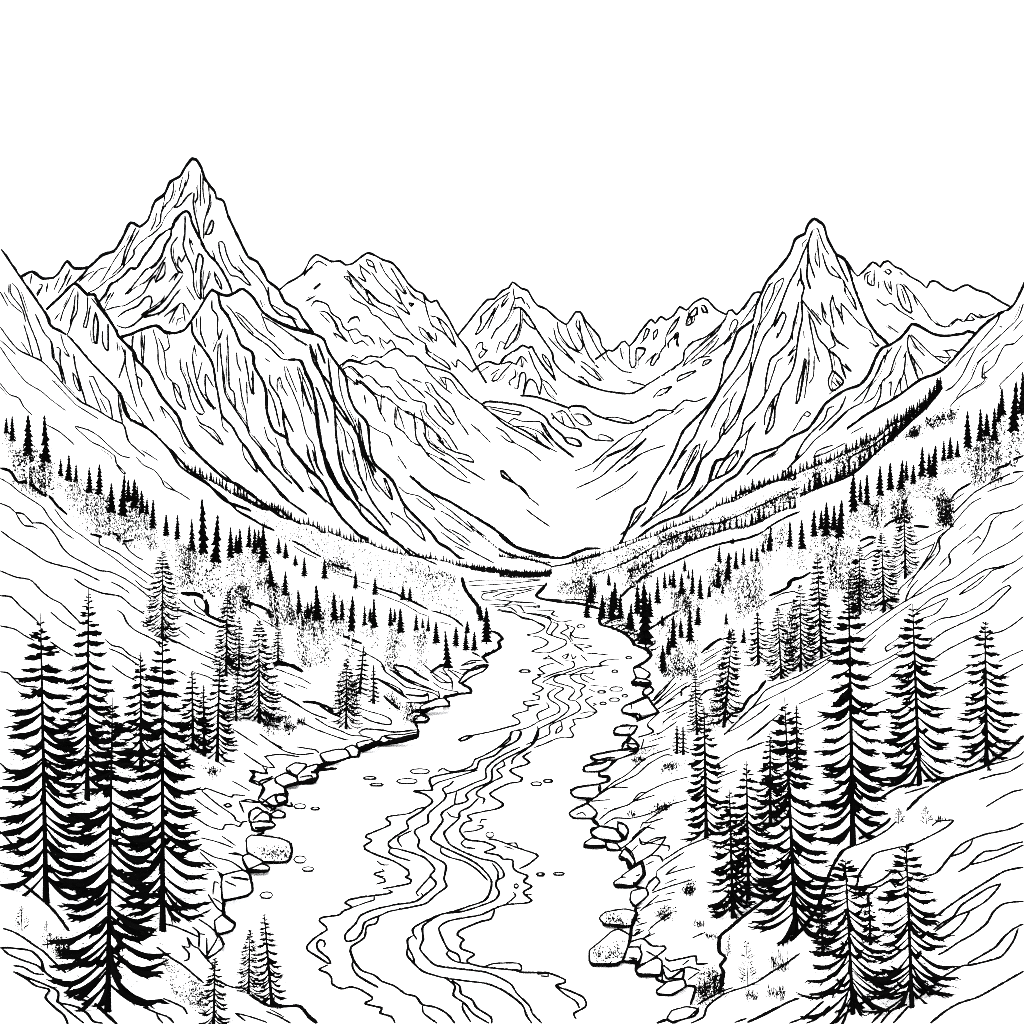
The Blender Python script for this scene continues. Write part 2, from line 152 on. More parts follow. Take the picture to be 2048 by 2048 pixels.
'E': """
2.2 0,30 50,100 150,230 220,310 300,370 365,415;1.4 70,0 130,80 200,150 270,215;1.4 170,0 205,60 220,130 290,200 345,270;3 265,0 330,80 370,130 430,170 480,240 510,310 540,370 590,440 640,490 700,550 760,580
1.2 360,130 400,220 470,310 540,370;1.4 385,235 430,280 490,340;1.6 365,0 390,80 420,145;1.6 400,0 430,110 470,165;2.8 455,0 480,50 520,130 560,220 620,290 670,350 720,420 780,480 880,550 960,610 1000,650
1.4 480,0 490,110 540,210 580,270;2 560,0 575,90 610,190 650,250 690,330 780,410 850,490 890,550;1.5 590,0 600,80 640,170 720,265;2.2 665,0 690,90 700,150 740,250 790,340 850,420 905,485;1 710,0 740,120 750,200
1.4 720,0 760,90 800,190 860,270 915,320 890,230 865,180;1.2 740,0 770,100 800,160;1 700,340 715,400;1.8 625,0 640,30
3 270,590 330,620 390,660 450,690;1 280,620 330,655 430,700;3 530,745 590,760 650,780;1 540,775 600,805 680,825;1 680,870 750,905;1 700,850 770,865;3 810,890 870,910 940,930 1000,970;1 820,925 880,950 980,990 1060,1035 1090,1055
3 1000,960 1080,1000 1140,1030;2.4 1170,1040 1240,1060 1310,1090 1370,1140;1 1220,1110 1300,1130;1 1080,1050 1150,1075;4 1365,830 1385,900 1410,940 1450,990 1470,1020 1465,1060
3.4 580,1200 630,1215 670,1235 715,1250;1.2 590,1255 650,1275 720,1305;3.4 160,1380 230,1390 270,1390 340,1430;1.2 240,1440 330,1475 390,1510;1.2 160,1410 240,1440;1.2 220,1500 290,1535;1.2 290,1510 370,1540
3.4 340,1625 400,1630 440,1640 500,1660 530,1690;1.4 200,1585 280,1630 400,1700 500,1735;1.4 420,1730 500,1780 580,1810 650,1840 720,1845 790,1860;1.4 690,1660 760,1685 850,1710 905,1740 905,1770 860,1770 780,1750 720,1720
1.4 700,1820 740,1800 860,1810 920,1820 1030,1810 1080,1805;1 700,1820 720,1840;1.4 300,1740 420,1800 500,1830 600,1865 640,1870;3 930,1390 990,1400 1040,1420 1090,1460 1150,1490;3 1160,1440 1220,1395 1290,1400
1.3 740,1310 840,1370 870,1430 940,1480 1000,1530 1060,1540 1180,1570 1210,1590;1.3 800,1470 880,1500 960,1540 990,1580;1.3 820,1480 900,1530 990,1590 1030,1610;1.3 1000,1575 1110,1585 1140,1570 1150,1600
1.2 920,1420 1000,1480 1080,1520;1 900,1400 990,1440;1.2 1170,1450 1230,1500 1300,1500;1 1240,1410 1300,1490 1300,1530;1 1180,1500 1240,1540 1340,1560;1 1300,1420 1370,1450;1 1360,1390 1420,1360 1500,1360
1 1000,1630 1060,1630 1150,1620 1200,1600;1 1210,1550 1220,1590 1200,1610;1.4 1050,1750 1100,1700 1060,1690 1030,1700;1.2 1060,1690 1100,1680 1130,1730;2.2 870,1850 940,1860 1010,1845 1070,1830
3 1030,170 1150,270 1300,345 1420,420 1540,490 1620,550 1690,610 1740,640 1830,665 1930,690;1 955,235 1010,280 1090,300 1150,340 1190,385;1 1070,310 1120,350 1190,390;1 1140,260 1220,340 1300,400 1420,500 1500,560;1 1220,390 1290,430 1360,480 1430,530;1.2 1180,430 1250,500 1330,560 1410,620;1.2 1230,530 1310,590 1400,640 1570,730
1.2 905,400 920,440;1.2 910,400 1000,460 1060,530 1130,590;1.5 990,370 1010,430 1090,500 1130,590;1 1280,510 1360,550 1420,600;1 1320,620 1380,650;2 1010,630 1110,700 1200,740;3 890,560 960,610 1040,680 1150,700
1 1400,460 1460,520 1520,560;1 1420,480 1440,530;1.2 1780,385 1850,440 1930,495;1.2 1615,130 1690,200 1740,245 1800,310 1860,360;1 1615,135 1620,160 1690,210
2 1840,940 1880,910 1900,880;1 1870,960 1910,965
""",
'F': """
2 1205,0 1140,80 1090,160;1.4 1250,0 1190,130 1150,230 1145,260;1.2 1270,0 1200,140 1150,250;2.2 1370,0 1320,40 1280,90 1240,190 1200,240 1120,300 1050,360 980,420;1.4 1300,0 1290,80
2.4 1490,0 1450,55 1395,70 1370,120 1345,210 1300,270 1230,330 1160,410;1.4 1450,55 1420,110 1390,180;1.4 1540,0 1490,80 1450,150;1.4 1565,0 1530,90 1470,150 1400,180 1350,210;2 940,370 880,460 830,510 775,550;1 910,390 860,460 840,500
1.4 1930,30 1870,100 1820,150;1.4 1790,0 1680,70 1590,160
2.6 1930,402 1840,440 1750,492 1690,535 1600,572 1450,602 1380,622 1270,662 1180,702 1090,742 1000,782 940,812 880,862;2 1930,245 1800,305 1700,352 1450,462 1300,492 1200,530 1100,572 950,652 850,712 700,772 600,802
2.6 340,755 450,735 520,712 600,692 650,680
3.4 0,550 60,605 120,640 200,670 300,695 380,705 430,695 500,665 560,645 640,640;1 1030,1690 950,1770 990,1820 890,1855;2 0,650 70,680 160,705 260,725 340,755
3 1300,1310 1370,1250 1430,1215;1.2 1280,1470 1420,1400;1.2 1290,1390 1400,1320;1 1280,1510 1370,1480;1.2 1290,1590 1330,1550 1430,1530;3 1740,940 1860,890 1880,840 1930,830;3 780,950 830,900 870,880;3 960,1160 1010,1130 1080,1080 1150,1040;3 860,1240 930,1190 950,1160
1.2 990,1650 1140,1540 1210,1500;1 990,1620 1050,1560 1110,1480;1.4 1070,1700 1140,1670 1220,1615;1.2 1050,1780 1050,1760 1140,1690;1.2 1110,1740 1210,1690;1.2 1010,1840 1100,1780 1140,1750
1 680,1120 740,1095 790,1085;1 690,1140 760,1130 830,1140;1 800,1170 880,1190 940,1180;1 700,1100 760,1070;2 620,1090 680,1085;1 920,1240 990,1210;1 940,1260 1000,1230 990,1260;1 940,1280 1010,1290
1 300,960 400,970 520,965 640,990;1.2 420,968 520,965;2.4 230,940 280,890 300,860;1.2 900,495 1000,410 1060,310 1075,265;1.2 910,500 1000,430 1080,380 1155,320;1.2 1250,300 1280,260 1310,230
""",
'H': """
1.5 0,255 40,290 90,310;1.6 0,695 40,735 70,770 130,830;2.6 155,1040 250,1120 320,1180 380,1250 440,1335;2 15,1320 80,1340 150,1380 220,1430 280,1470 340,1530 420,1605
2 0,1445 60,1445 180,1460 220,1480 265,1530 280,1590 340,1640 400,1650;1.8 15,1450 50,1485 130,1520 240,1560 280,1600;1.8 85,1560 150,1570 220,1610 280,1615
2 85,1598 160,1640 230,1690 315,1715 290,1765 350,1830 410,1880 435,1935;2 90,1600 180,1640 260,1670 350,1710 375,1740 370,1795 430,1810 500,1830 560,1870 600,1920 660,1930;1.8 380,1800 450,1860 540,1930
3 610,1805 660,1850 700,1890 750,1935;1.5 470,1710 570,1765;1.6 470,1750 520,1775 580,1795;1.6 920,1825 1010,1865 1080,1890 1120,1930;1.6 1010,1870 1020,1900 1050,1930;1.6 1050,1770 1120,1800 1180,1830 1205,1870
2 1010,1440 1100,1510 1180,1560 1250,1620 1310,1670;2 1400,1660 1500,1700 1580,1705;1.6 1510,1865 1600,1885 1720,1925;1.4 1520,1870 1580,1915;1.6 1715,1855 1800,1890 1870,1930;1 1740,1840 1830,1890
1.5 1060,1290 1120,1305 1180,1330 1280,1375;1.4 1200,585 1270,615 1340,660 1430,685 1445,655 1500,650 1540,665 1560,635 1590,630;1.4 1290,735 1390,760 1500,800;1.2 1430,725 1515,785;1.2 1470,835 1560,850 1595,845
1.4 1300,430 1320,415 1390,440 1490,475 1500,460 1580,465;1.4 1300,435 1400,520 1500,590 1520,625 1560,640;1.2 1255,485 1320,535 1405,590;1.4 1495,370 1550,400 1610,435;2 1440,525 1470,515 1490,530 1460,540 1440,525
1.4 1290,810 1380,860 1490,890 1600,970;1.2 1290,830 1350,890 1400,930;1.4 1490,985 1600,1000;1.2 1450,1010 1520,1045;1.2 1320,940 1380,940;1.4 1340,1100 1400,1190 1450,1220;1.2 1370,1120 1430,1160
1.4 1240,1310 1280,1350 1280,1440;1.4 1280,1260 1340,1300 1400,1355;1.4 1280,1350 1320,1360;1.8 1280,1450 1350,1540 1390,1570;1.4 1330,1380 1330,1500;1.4 1330,1500 1390,1410 1420,1390
1.4 1170,1430 1215,1480 1210,1520 1180,1530;1.2 1170,1430 1220,1440 1205,1380 1240,1430 1280,1450;1.4 1540,500 1570,570;1.2 1540,500 1600,490 1680,510;1.4 1660,490 1770,560;1.4 1620,360 1690,400 1660,490;1.4 1600,300 1640,320 1610,360 1670,400;1.4 1680,390 1740,360 1760,350
1.2 1430,240 1510,250;1.2 1410,250 1455,280;1.3 1570,190 1690,270 1770,285;1.3 1705,210 1770,285;1.4 1700,212 1800,198 1930,215;1.3 1690,275 1720,325 1610,300;2 1410,960 1430,1010 1430,1110 1450,1130;1.2 1370,1100 1380,1020 1410,1030
""",
'I': """
3.2 0,1750 80,1800 140,1825 300,1820 340,1840 380,1890 430,1930;1.4 300,150 420,170 440,190;1.4 60,65 150,130 230,180 320,200 410,190
""",
'J': """
1.4 560,500 640,450 730,380 800,340 850,300 930,230 1000,195 1100,160;1.2 590,500 710,490;1.4 570,510 620,470 700,420 800,370 880,330 960,260 1060,205 1110,205;1.2 640,450 690,420 760,410 830,415;1.5 720,555 830,520 950,440 1080,380 1210,345;1.2 860,490 900,450 950,440;1.4 870,500 1000,460
1.2 640,620 700,570 750,550 840,520;1.4 670,650 740,610 840,610 950,585 1060,535 1210,490;1.6 670,545 690,545;1.2 940,630 1000,590 1110,520;1.4 905,670 920,640 960,640 1050,610;1.2 850,740 930,670 1000,680
1.4 760,820 830,770 920,690 970,650;1.4 900,740 920,780 1070,730 1000,740 950,760;1.4 1070,730 1030,790 970,850 900,890 860,920;1.4 900,735 910,760 1040,780 1090,790 1085,820
1.4 1050,880 1100,850 1180,800 1320,740 1340,715 1380,715;1.4 970,850 1030,855 1050,890;1.4 1010,950 1090,890 1185,830;1.4 940,910 990,885;1.4 1070,970 1120,930 1145,915;1.4 1065,975 1160,945 1260,920;1.4 1065,1030 1140,1000;1.4 980,1090 1090,1050 1240,1005;1.4 1065,1100 1130,1085;1.4 990,1155 1110,1130;1.2 900,1210 980,1140 1020,1105
1.4 960,1330 1000,1290 1060,1250 1110,1215;1.2 955,1330 970,1350 920,1385 1000,1350;1.6 830,1410 920,1385 980,1430 1060,1435 1070,1450 1010,1500 890,1575;1.4 945,1465 1030,1520 1040,1590;1.6 1065,1505 1090,1530 1240,1500 1265,1500 1270,1550 1340,1545;1.4 1175,1555 1220,1520;1.6 1050,1560 1080,1640 1180,1580 1220,1570 1290,1590
1.4 1100,1640 1180,1640 1190,1680;1.2 1210,1650 1280,1600;1.2 1180,1640 1190,1600;1.6 1270,1810 1340,1770 1420,1730 1500,1700;1.8 1230,1930 1310,1890 1340,1820 1450,1740 1600,1690 1680,1650 1750,1600 1850,1540 1930,1480
1.6 1110,1930 1190,1900 1280,1830;1.8 1600,1925 1700,1880 1850,1800 1930,1770;1.8 1510,1925 1590,1900;1.6 1240,1380 1320,1345;1.8 1780,1420 1850,1390 1910,1360
3.2 1720,1130 1640,1190 1560,1250 1480,1320 1420,1370 1410,1440 1420,1480 1455,1510 1420,1560 1440,1600 1425,1700;1.5 1590,110 1660,60 1730,0;1.6 1390,270 1520,190 1700,120;1.4 1400,300 1470,265;1.4 1400,350 1530,300
1.4 860,920 920,890 930,980 860,1050;1.4 940,1050 1000,990 1020,1000 1030,1020 980,1080;1.6 850,1050 930,1060 950,1100 870,1170;1.4 1010,950 1010,990;1.4 780,800 800,790 850,830 870,880;1.2 840,830 890,780;1.2 860,1240 900,1230;1.2 880,1300 950,1280;1.2 860,1370 930,1330;1.2 870,1260 900,1280
""",
'G': """
3 1930,40 1860,70 1830,100 1760,120;3 1590,220 1520,260 1470,310;1 1460,340 1550,280;1.4 1930,140 1860,150 1720,215 1660,250 1600,290 1480,410;1.2 1930,160 1870,210 1790,235 1700,270
1.2 1660,310 1590,350 1500,450 1450,510 1390,580 1390,650 1340,720 1290,775;1.2 1480,490 1390,560 1360,640 1300,730 1250,790 1140,890 1120,930;1 1360,670 1280,750
1.4 1930,350 1870,385 1790,405 1720,420 1650,490 1580,560 1480,640 1450,680 1460,730 1390,800 1290,880 1210,950 1170,980;1.2 1790,410 1730,460 1700,540 1660,610 1600,680;1.3 1930,455 1860,515;1.3 1560,480 1510,520;1.2 1565,605 1640,560 1655,575;1.2 1440,690 1385,750
1.5 1930,530 1850,590 1760,640 1670,690 1590,750 1480,830 1390,860 1280,920 1180,970 1100,1020 1010,1080 850,1190
1.5 1930,680 1860,730 1780,755 1700,770 1640,800 1540,860 1430,920 1340,960 1240,1040;1.3 1810,755 1730,780 1670,840 1610,890 1520,935 1560,900 1680,810;1.5 1930,755 1790,860
1.5 1310,1140 1400,1090 1510,1070 1620,1020 1720,950 1800,890 1840,875 1850,890 1780,960 1710,1030 1580,1100 1430,1170 1320,1250;1.4 1445,955 1380,985 1240,1050;1.4 1445,960 1400,1020 1360,1060 1250,1100 1240,1130
1.5 1930,1075 1860,1130 1790,1170 1710,1190 1690,1210;1.5 1660,1195 1600,1210 1440,1290 1350,1350 1310,1355;1.5 1930,1290 1840,1330 1770,1365;1.5 1590,1390 1480,1450 1350,1510;1.5 1930,1380 1780,1460 1710,1490;1.5 1570,1500 1480,1550 1390,1590
1.4 1140,1205 1060,1260 1040,1280 1050,1300 1130,1260 1170,1270;1.5 1150,1290 1050,1350 920,1400;1.5 1150,1320 1050,1380 930,1460;1.5 1130,1420 1010,1500 910,1535;1.5 1070,1600 1000,1630 890,1690;1.4 1215,990 1100,1070 1000,1150 890,1240;1.4 980,1195 890,1280;1.2 1250,840 1200,900 1170,970
1.2 880,640 980,580;1.2 900,700 960,655 1010,650;3 880,590 940,565 980,570;3 1035,500 1080,465 1150,440;3 1230,490 1320,500;3.4 300,940 370,915 420,880 430,850 520,820 560,790;1.2 300,970 370,930 460,910;1.4 350,1005 470,975;1.2 290,970 210,1020
3 1040,1040 1040,980 1130,965;2.4 620,1250 700,1240 790,1250;1.5 0,1840 100,1740 200,1640 260,1560 330,1520 480,1460 600,1390 700,1330;1.4 100,1730 190,1660 300,1600 400,1550 520,1480 690,1360;1.2 520,1400 620,1350 720,1310;3 0,1760 60,1700 110,1690 160,1610 220,1560 270,1490;1.4 0,1830 90,1790 230,1700 295,1640
1.5 150,1870 250,1790 350,1710;1.5 150,1930 270,1880;1.5 510,1810 620,1760 720,1700;1.5 480,1640 650,1565
""",
'K': """
3.2 1930,80 1850,160 1760,220 1690,270 1650,290 1480,345 1370,400 1270,470 1180,560;3 1480,350 1290,370;2.6 1240,395 1130,410 1010,480;1.6 1930,180 1880,220 1700,270;1.8 1930,255 1840,310 1750,330 1645,360;1.6 1320,405 1165,450;1.8 1930,425 1860,440 1780,480 1690,535
3 1070,610 1050,640 960,700 870,745;1.8 850,785 960,740 1060,680 1110,630;3 830,790 770,820 720,890 680,970 650,1060 620,1150 570,1240 500,1330 430,1400;1.8 340,1420 440,1370;1 700,910 640,925
1.4 1480,620 1380,630 1340,660;1.8 1480,625 1430,670 1300,740 1190,790 1140,795 1010,825 960,850 900,930 870,980 855,1040 810,1070
1.8 820,1110 860,1100 900,1050 950,1040 1030,1000 1100,945 1150,990;1.8 820,1130 880,1110 920,1060 1000,1050 1070,1015 1110,1060;1.8 990,1060 930,1110 935,1170
2 1930,640 1840,680 1700,710 1610,740 1530,780 1470,840 1430,890 1370,960 1280,990;1.6 1600,750 1590,780 1540,830 1450,860;1.8 1930,760 1850,780 1760,815 1680,825 1620,870 1570,920 1510,955;1.8 1580,910 1700,880 1830,830 1930,780
2 1930,925 1810,950 1690,1020 1560,1100 1430,1190 1380,1230 1280,1250;1.8 1785,1030 1700,1060 1620,1110 1530,1170 1480,1240 1400,1290 1350,1330;1.8 1785,1030 1740,1090 1680,1150 1580,1210 1500,1240 1430,1290 1360,1340;1.8 1580,1215 1540,1280 1470,1350 1380,1400
2 1930,1145 1810,1160 1740,1210 1690,1290 1600,1360 1510,1410 1430,1465 1380,1490;2 1930,1290 1870,1320 1810,1370 1760,1430 1720,1460 1570,1545;1.8 1895,1320 1870,1390 1840,1440 1790,1500 1740,1520 1600,1555 1530,1565 1400,1640
2 1930,1595 1800,1670 1640,1760 1520,1800 1430,1850 1330,1930;2 1310,1720 1250,1770;2 420,1930 520,1890 640,1790;1.8 530,1930 600,1900 680,1820;2.2 720,1930 780,1870 860,1820 940,1770;2 950,1930 1000,1880 1040,1840;2 1010,1930 1080,1850 1180,1810;2 1090,1930 1190,1820;2 150,1925 300,1850 470,1770;2 70,1925 145,1900
""",
}
STROKES.update({
'L': """
1.8 300,580 350,550 430,500 470,475;2 320,752 370,715 450,715 470,700;1.4 345,645 380,605 445,585 400,625 365,635;1.2 305,810 400,750 460,720;1.4 325,931 410,905
1.2 410,320 410,360 390,390 370,430 345,470 330,465 350,420 370,400;1 410,320 440,260 490,200 470,250 430,300;1.2 430,375 425,350 460,310 480,285 485,310 470,340;2.8 475,340 485,365;1.2 345,330 345,290 370,270 370,290 345,330
1.2 275,350 310,310 325,270 310,265 290,330;1.2 300,460 360,400;1.2 525,250 530,215 580,150 585,190 560,200 550,245 525,250;1 260,440 300,400 300,380 260,375
""",
'M': """
3.8 170,650 240,655 290,680 310,720 310,765 380,800 410,805;4 680,1045 710,1030 740,1040;3.6 760,1045 830,1080;3 540,690 545,730;3 650,740 650,780;2.8 500,690 600,720 650,750;3.4 425,990 432,1040;3 470,980 520,1010
1.2 150,740 260,780 380,830;1.2 190,810 300,870;1.2 300,965 400,1010 480,1040
""",
'N': """
1.2 400,770 450,830 560,880 640,915;1.2 300,840 400,890 480,950;1.2 380,790 480,860 600,900;1.2 470,930 560,940 590,930 590,960;3 0,990 60,1030 110,1050;2.6 350,935 370,960 430,1010;1.2 620,810 690,860 720,865 720,900;1.2 700,790 760,840
1 560,760 640,830;1.2 650,800 720,840;1.2 770,770 850,750;1.2 760,790 830,790;1.2 500,1020 600,1000 690,985;1.2 480,970 560,975 640,950;3 830,700 870,720;2 900,700 930,710
""",
'O': """
1 60,600 150,560;1 80,600 170,575;1 120,630 180,600;1 150,640 230,610;1 200,670 260,630;1.4 250,690 340,670;1.2 300,740 360,700;1.2 310,760 380,720;1.2 600,860 720,790;1.2 590,920 690,870;1.2 605,990 650,960 700,955;1.2 640,740 700,690 770,670
1.2 380,1060 450,1000 560,920;1.2 350,1000 460,890;1.2 370,1020 470,920;1.4 390,1080 540,1015;3 500,955 550,935;3 500,955 500,990;1.2 620,800 700,750 780,710;1.2 620,760 690,730
""",
'Q': """
3 680,1000 720,975 740,965 810,955;2.6 735,1015 740,970;3 560,750 600,745;1.2 600,680 690,640;1.2 630,740 720,690;1.2 900,650 1000,600 1060,570;1.2 920,690 1010,650;1 1010,640 990,690 940,770 860,890
""",
'S': """
2.8 640,55 560,90 480,120 455,150 470,175 560,200 585,195 575,170 520,165;1.4 520,100 520,140;3 560,235 620,210 720,170;2.4 650,60 670,100 690,130 720,160;2.8 545,268 460,265 400,290 395,305 430,320 500,320;2 500,285 520,270;2 500,320 490,370 455,400 460,430;3.6 490,400 520,430 550,420;1.6 490,390 550,395 565,430
2.8 540,430 440,445 330,460 225,490 240,510 300,515;1.6 250,515 350,490 400,490;3.6 350,520 390,510;2.8 340,525 200,555 175,570 180,590 280,600 350,570 420,510;2.8 285,605 290,635 360,640 350,675 280,690;2.8 280,690 150,710 85,735 80,755 110,775 200,790;1.6 275,690 280,740;3 200,790 200,830 140,860 75,895 80,920 130,930 220,935 250,970 285,995
1.6 120,905 160,890 190,910;2 205,840 260,880 270,900 240,920;3 285,995 340,1005 400,1020 440,1060 470,1080;2.4 280,1000 240,1010 225,1040 240,1080;2 420,960 480,990 495,1030 480,1080
1.4 640,250 640,270 680,300 640,330 570,345;1.4 610,360 600,400 590,430;1.2 650,340 740,310;1.2 650,380 770,340;1.6 500,450 600,430 720,400;1.4 600,20 640,50;1.2 680,110 800,0;1.2 660,90 760,10;1.2 700,150 840,60
""",
'T': """
4 225,1005 390,1005 445,990 560,985;3.6 555,1000 560,1075 640,1085 740,1085;3.6 180,150 330,150;3.6 400,435 530,440;3.2 290,15 420,40 470,95;3.6 430,245 490,250 520,310;3.2 305,715 420,725 510,735;3 525,680 515,820 500,880;1.6 560,610 590,605;1.6 555,690 590,680;1.4 545,770 590,760;1.4 530,810 580,770;1.4 600,615 680,570
2 590,290 600,360 535,435;1.6 630,460 650,420 700,380;1.4 550,370 580,360;1.6 590,870 580,910 590,960;1.4 440,960 480,960;2 500,965 560,970
""",
'V': """
3.8 540,880 700,880 735,840 735,760;3.6 440,945 570,950;3 480,600 600,600;3.6 480,640 600,630;3 580,540 580,590;4 670,340 770,310 920,290;4 880,235 1060,215;4 900,225 980,190 1090,150;2.6 690,350 695,400 700,440 640,450 625,410 690,395;2.2 640,460 740,490 735,460
1.8 500,430 540,360 500,310 580,280 600,265;1.5 430,220 540,250 560,200;1.5 430,220 470,270 430,300 490,330;1.8 520,430 620,490 580,520;1.6 500,450 570,510;2 435,600 430,540 490,490;2 460,580 520,530 570,530;1.8 385,850 390,900 420,960;2 280,830 340,830 380,845 410,840;2 490,690 530,680 535,650
1.5 360,460 390,530;1.4 370,450 500,460;1.6 780,260 830,200 870,200;1.4 800,270 880,260 900,280;1.6 720,210 780,280;2.4 420,960 450,1080;1.5 300,1000 420,1020;1.5 220,1080 240,1000 200,960
""",
})
